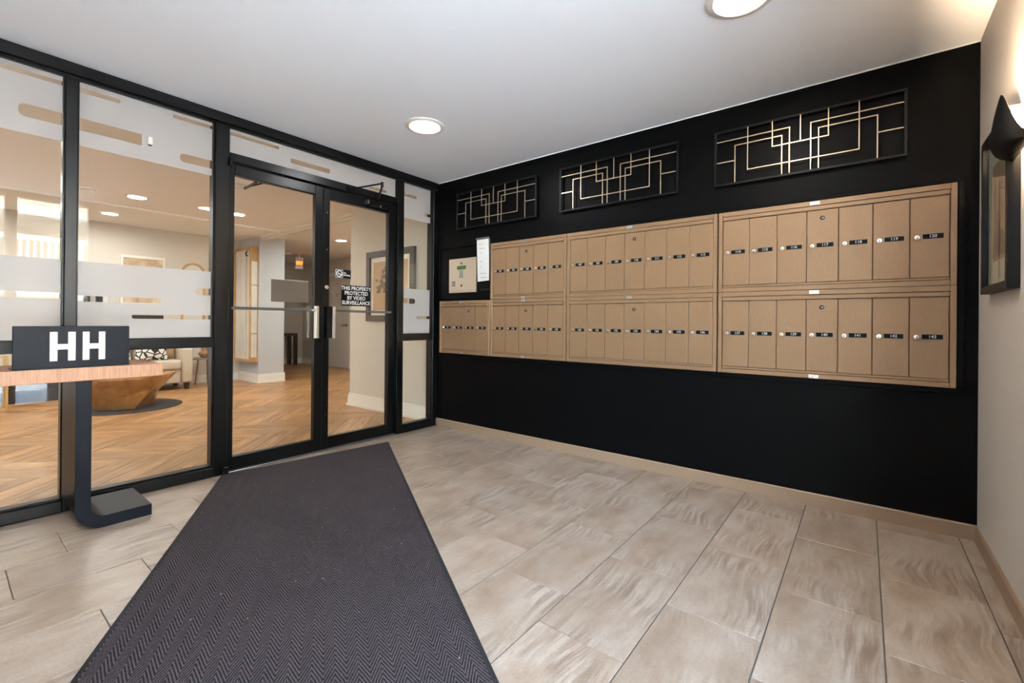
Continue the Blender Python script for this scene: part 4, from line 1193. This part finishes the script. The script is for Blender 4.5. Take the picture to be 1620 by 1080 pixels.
M_BLKBLK = mat('black_lacquer', (40, 34, 30), 0.4)
for i, (y0, y1, mt2, nm) in enumerate(((-1.93, -1.86, M_WHITE, 'white'), (-1.855, -1.79, M_BLKBLK, 'black'), (-1.72, -1.66, M_BLKBLK, 'black'), (-1.655, -1.60, M_WHITE, 'white'))):
    lab = ('white block on the dark ledge, outermost of the pairs', 'black block on the dark ledge touching the outer white block', 'black block on the dark ledge touching the inner white block', 'white block on the dark ledge nearest the dark bowl')[i]
    tag(B(LB + 0.02, LB + 0.11, y0, y1, 1.1055, 1.42).build('shelf_block', mt2, bevel=0.004, seg=1), lab, 'ornament')

# low dark bench and gilt table at the left of the lobby
bn = empty('dark_bench', (-4.93, -2.34, 0), 'low black upholstered bench behind the console leg', 'bench')
bx('seat_pad', mat('black_leather', (36, 33, 32), 0.45), bn, (-5.15, -4.70, -2.64, -2.05, 0.16, 0.30), bevel=0.02, seg=2)
bx('plinth', M_ESPR, bn, (-5.12, -4.72, -2.62, -2.07, 0.0008, 0.1595))
gt_ = empty('gilt_table', (-4.3, -2.84, 0), 'gold framed glass end table at the picture edge behind the console', 'side table')
for x in (-4.45, -4.15):
    for y in (-3.05, -2.63):
        bx('leg', M_BRASS, gt_, (x - 0.01, x + 0.01, y - 0.01, y + 0.01, 0.0006, 0.60))
for z in (0.30, 0.60):
    MB().box(-4.46, -4.14, -3.06, -3.04, z, z + 0.02).box(-4.46, -4.14, -2.64, -2.62, z, z + 0.02).box(-4.46, -4.44, -3.04, -2.64, z, z + 0.02).box(-4.16, -4.14, -3.04, -2.64, z, z + 0.02).build('rail', M_BRASS, gt_)
bx('glass_top', M_GLASS, gt_, (-4.45, -4.15, -3.05, -2.63, 0.6205, 0.632))

# ------------------------------------------------------------------ outside, mirrored faintly in the glass
struct('ground_outside', B(XR + 0.12, 40, -30, 30, -0.16, -0.02), mat('pale_concrete', (178, 180, 182), 0.9, var=0.1, vscale=2), 'pale concrete forecourt outside the entrance', 'ground')
bl = empty('opposite_building', (12.0, -2.0, 0), 'pale sided building with white balcony across the forecourt', 'building')
M_SIDE = mat('cream_siding', (158, 152, 142), 0.7)
for k in range(24):
    B(12.0 - 0.02, 12.2, -9, 5, -0.019 + 0.25 * k, 0.23 + 0.25 * k).build('siding_board', M_SIDE, bl, bevel=0.008, seg=1)
B(12.0 - 1.6, 12.0 - 0.021, -3.2, -0.2, 1.55, 1.80).build('balcony_deck', M_TRIM, bl)
for y in (-3.15, -2.2, -1.2, -0.25):
    bx('balcony_post', M_TRIM, bl, (10.42, 10.52, y - 0.05, y + 0.05, 1.801, 3.2))
B(10.40, 10.54, -3.2, -0.2, 2.7, 2.8).build('hand_rail', M_TRIM, bl)
for k in range(28):
    bx('baluster', M_TRIM, bl, (10.45, 10.49, -3.1 + 0.105 * k, -3.06 + 0.105 * k, 1.801, 2.699))
bx('balcony_roof', M_TRIM, bl, (10.2, 11.979, -3.4, 0.0, 3.2, 3.4))
for y in (-6.5, -2.4, -1.0, 2.5):
    wn = bx('window', M_TRIM, bl, (11.93, 11.979, y - 0.45, y + 0.45, 2.0, 3.1))
    bx('pane', mat('dark_window', (90, 100, 108), 0.1), wn, (11.92, 11.9295, y - 0.38, y + 0.38, 2.07, 3.03))

bpy.context.view_layer.update()
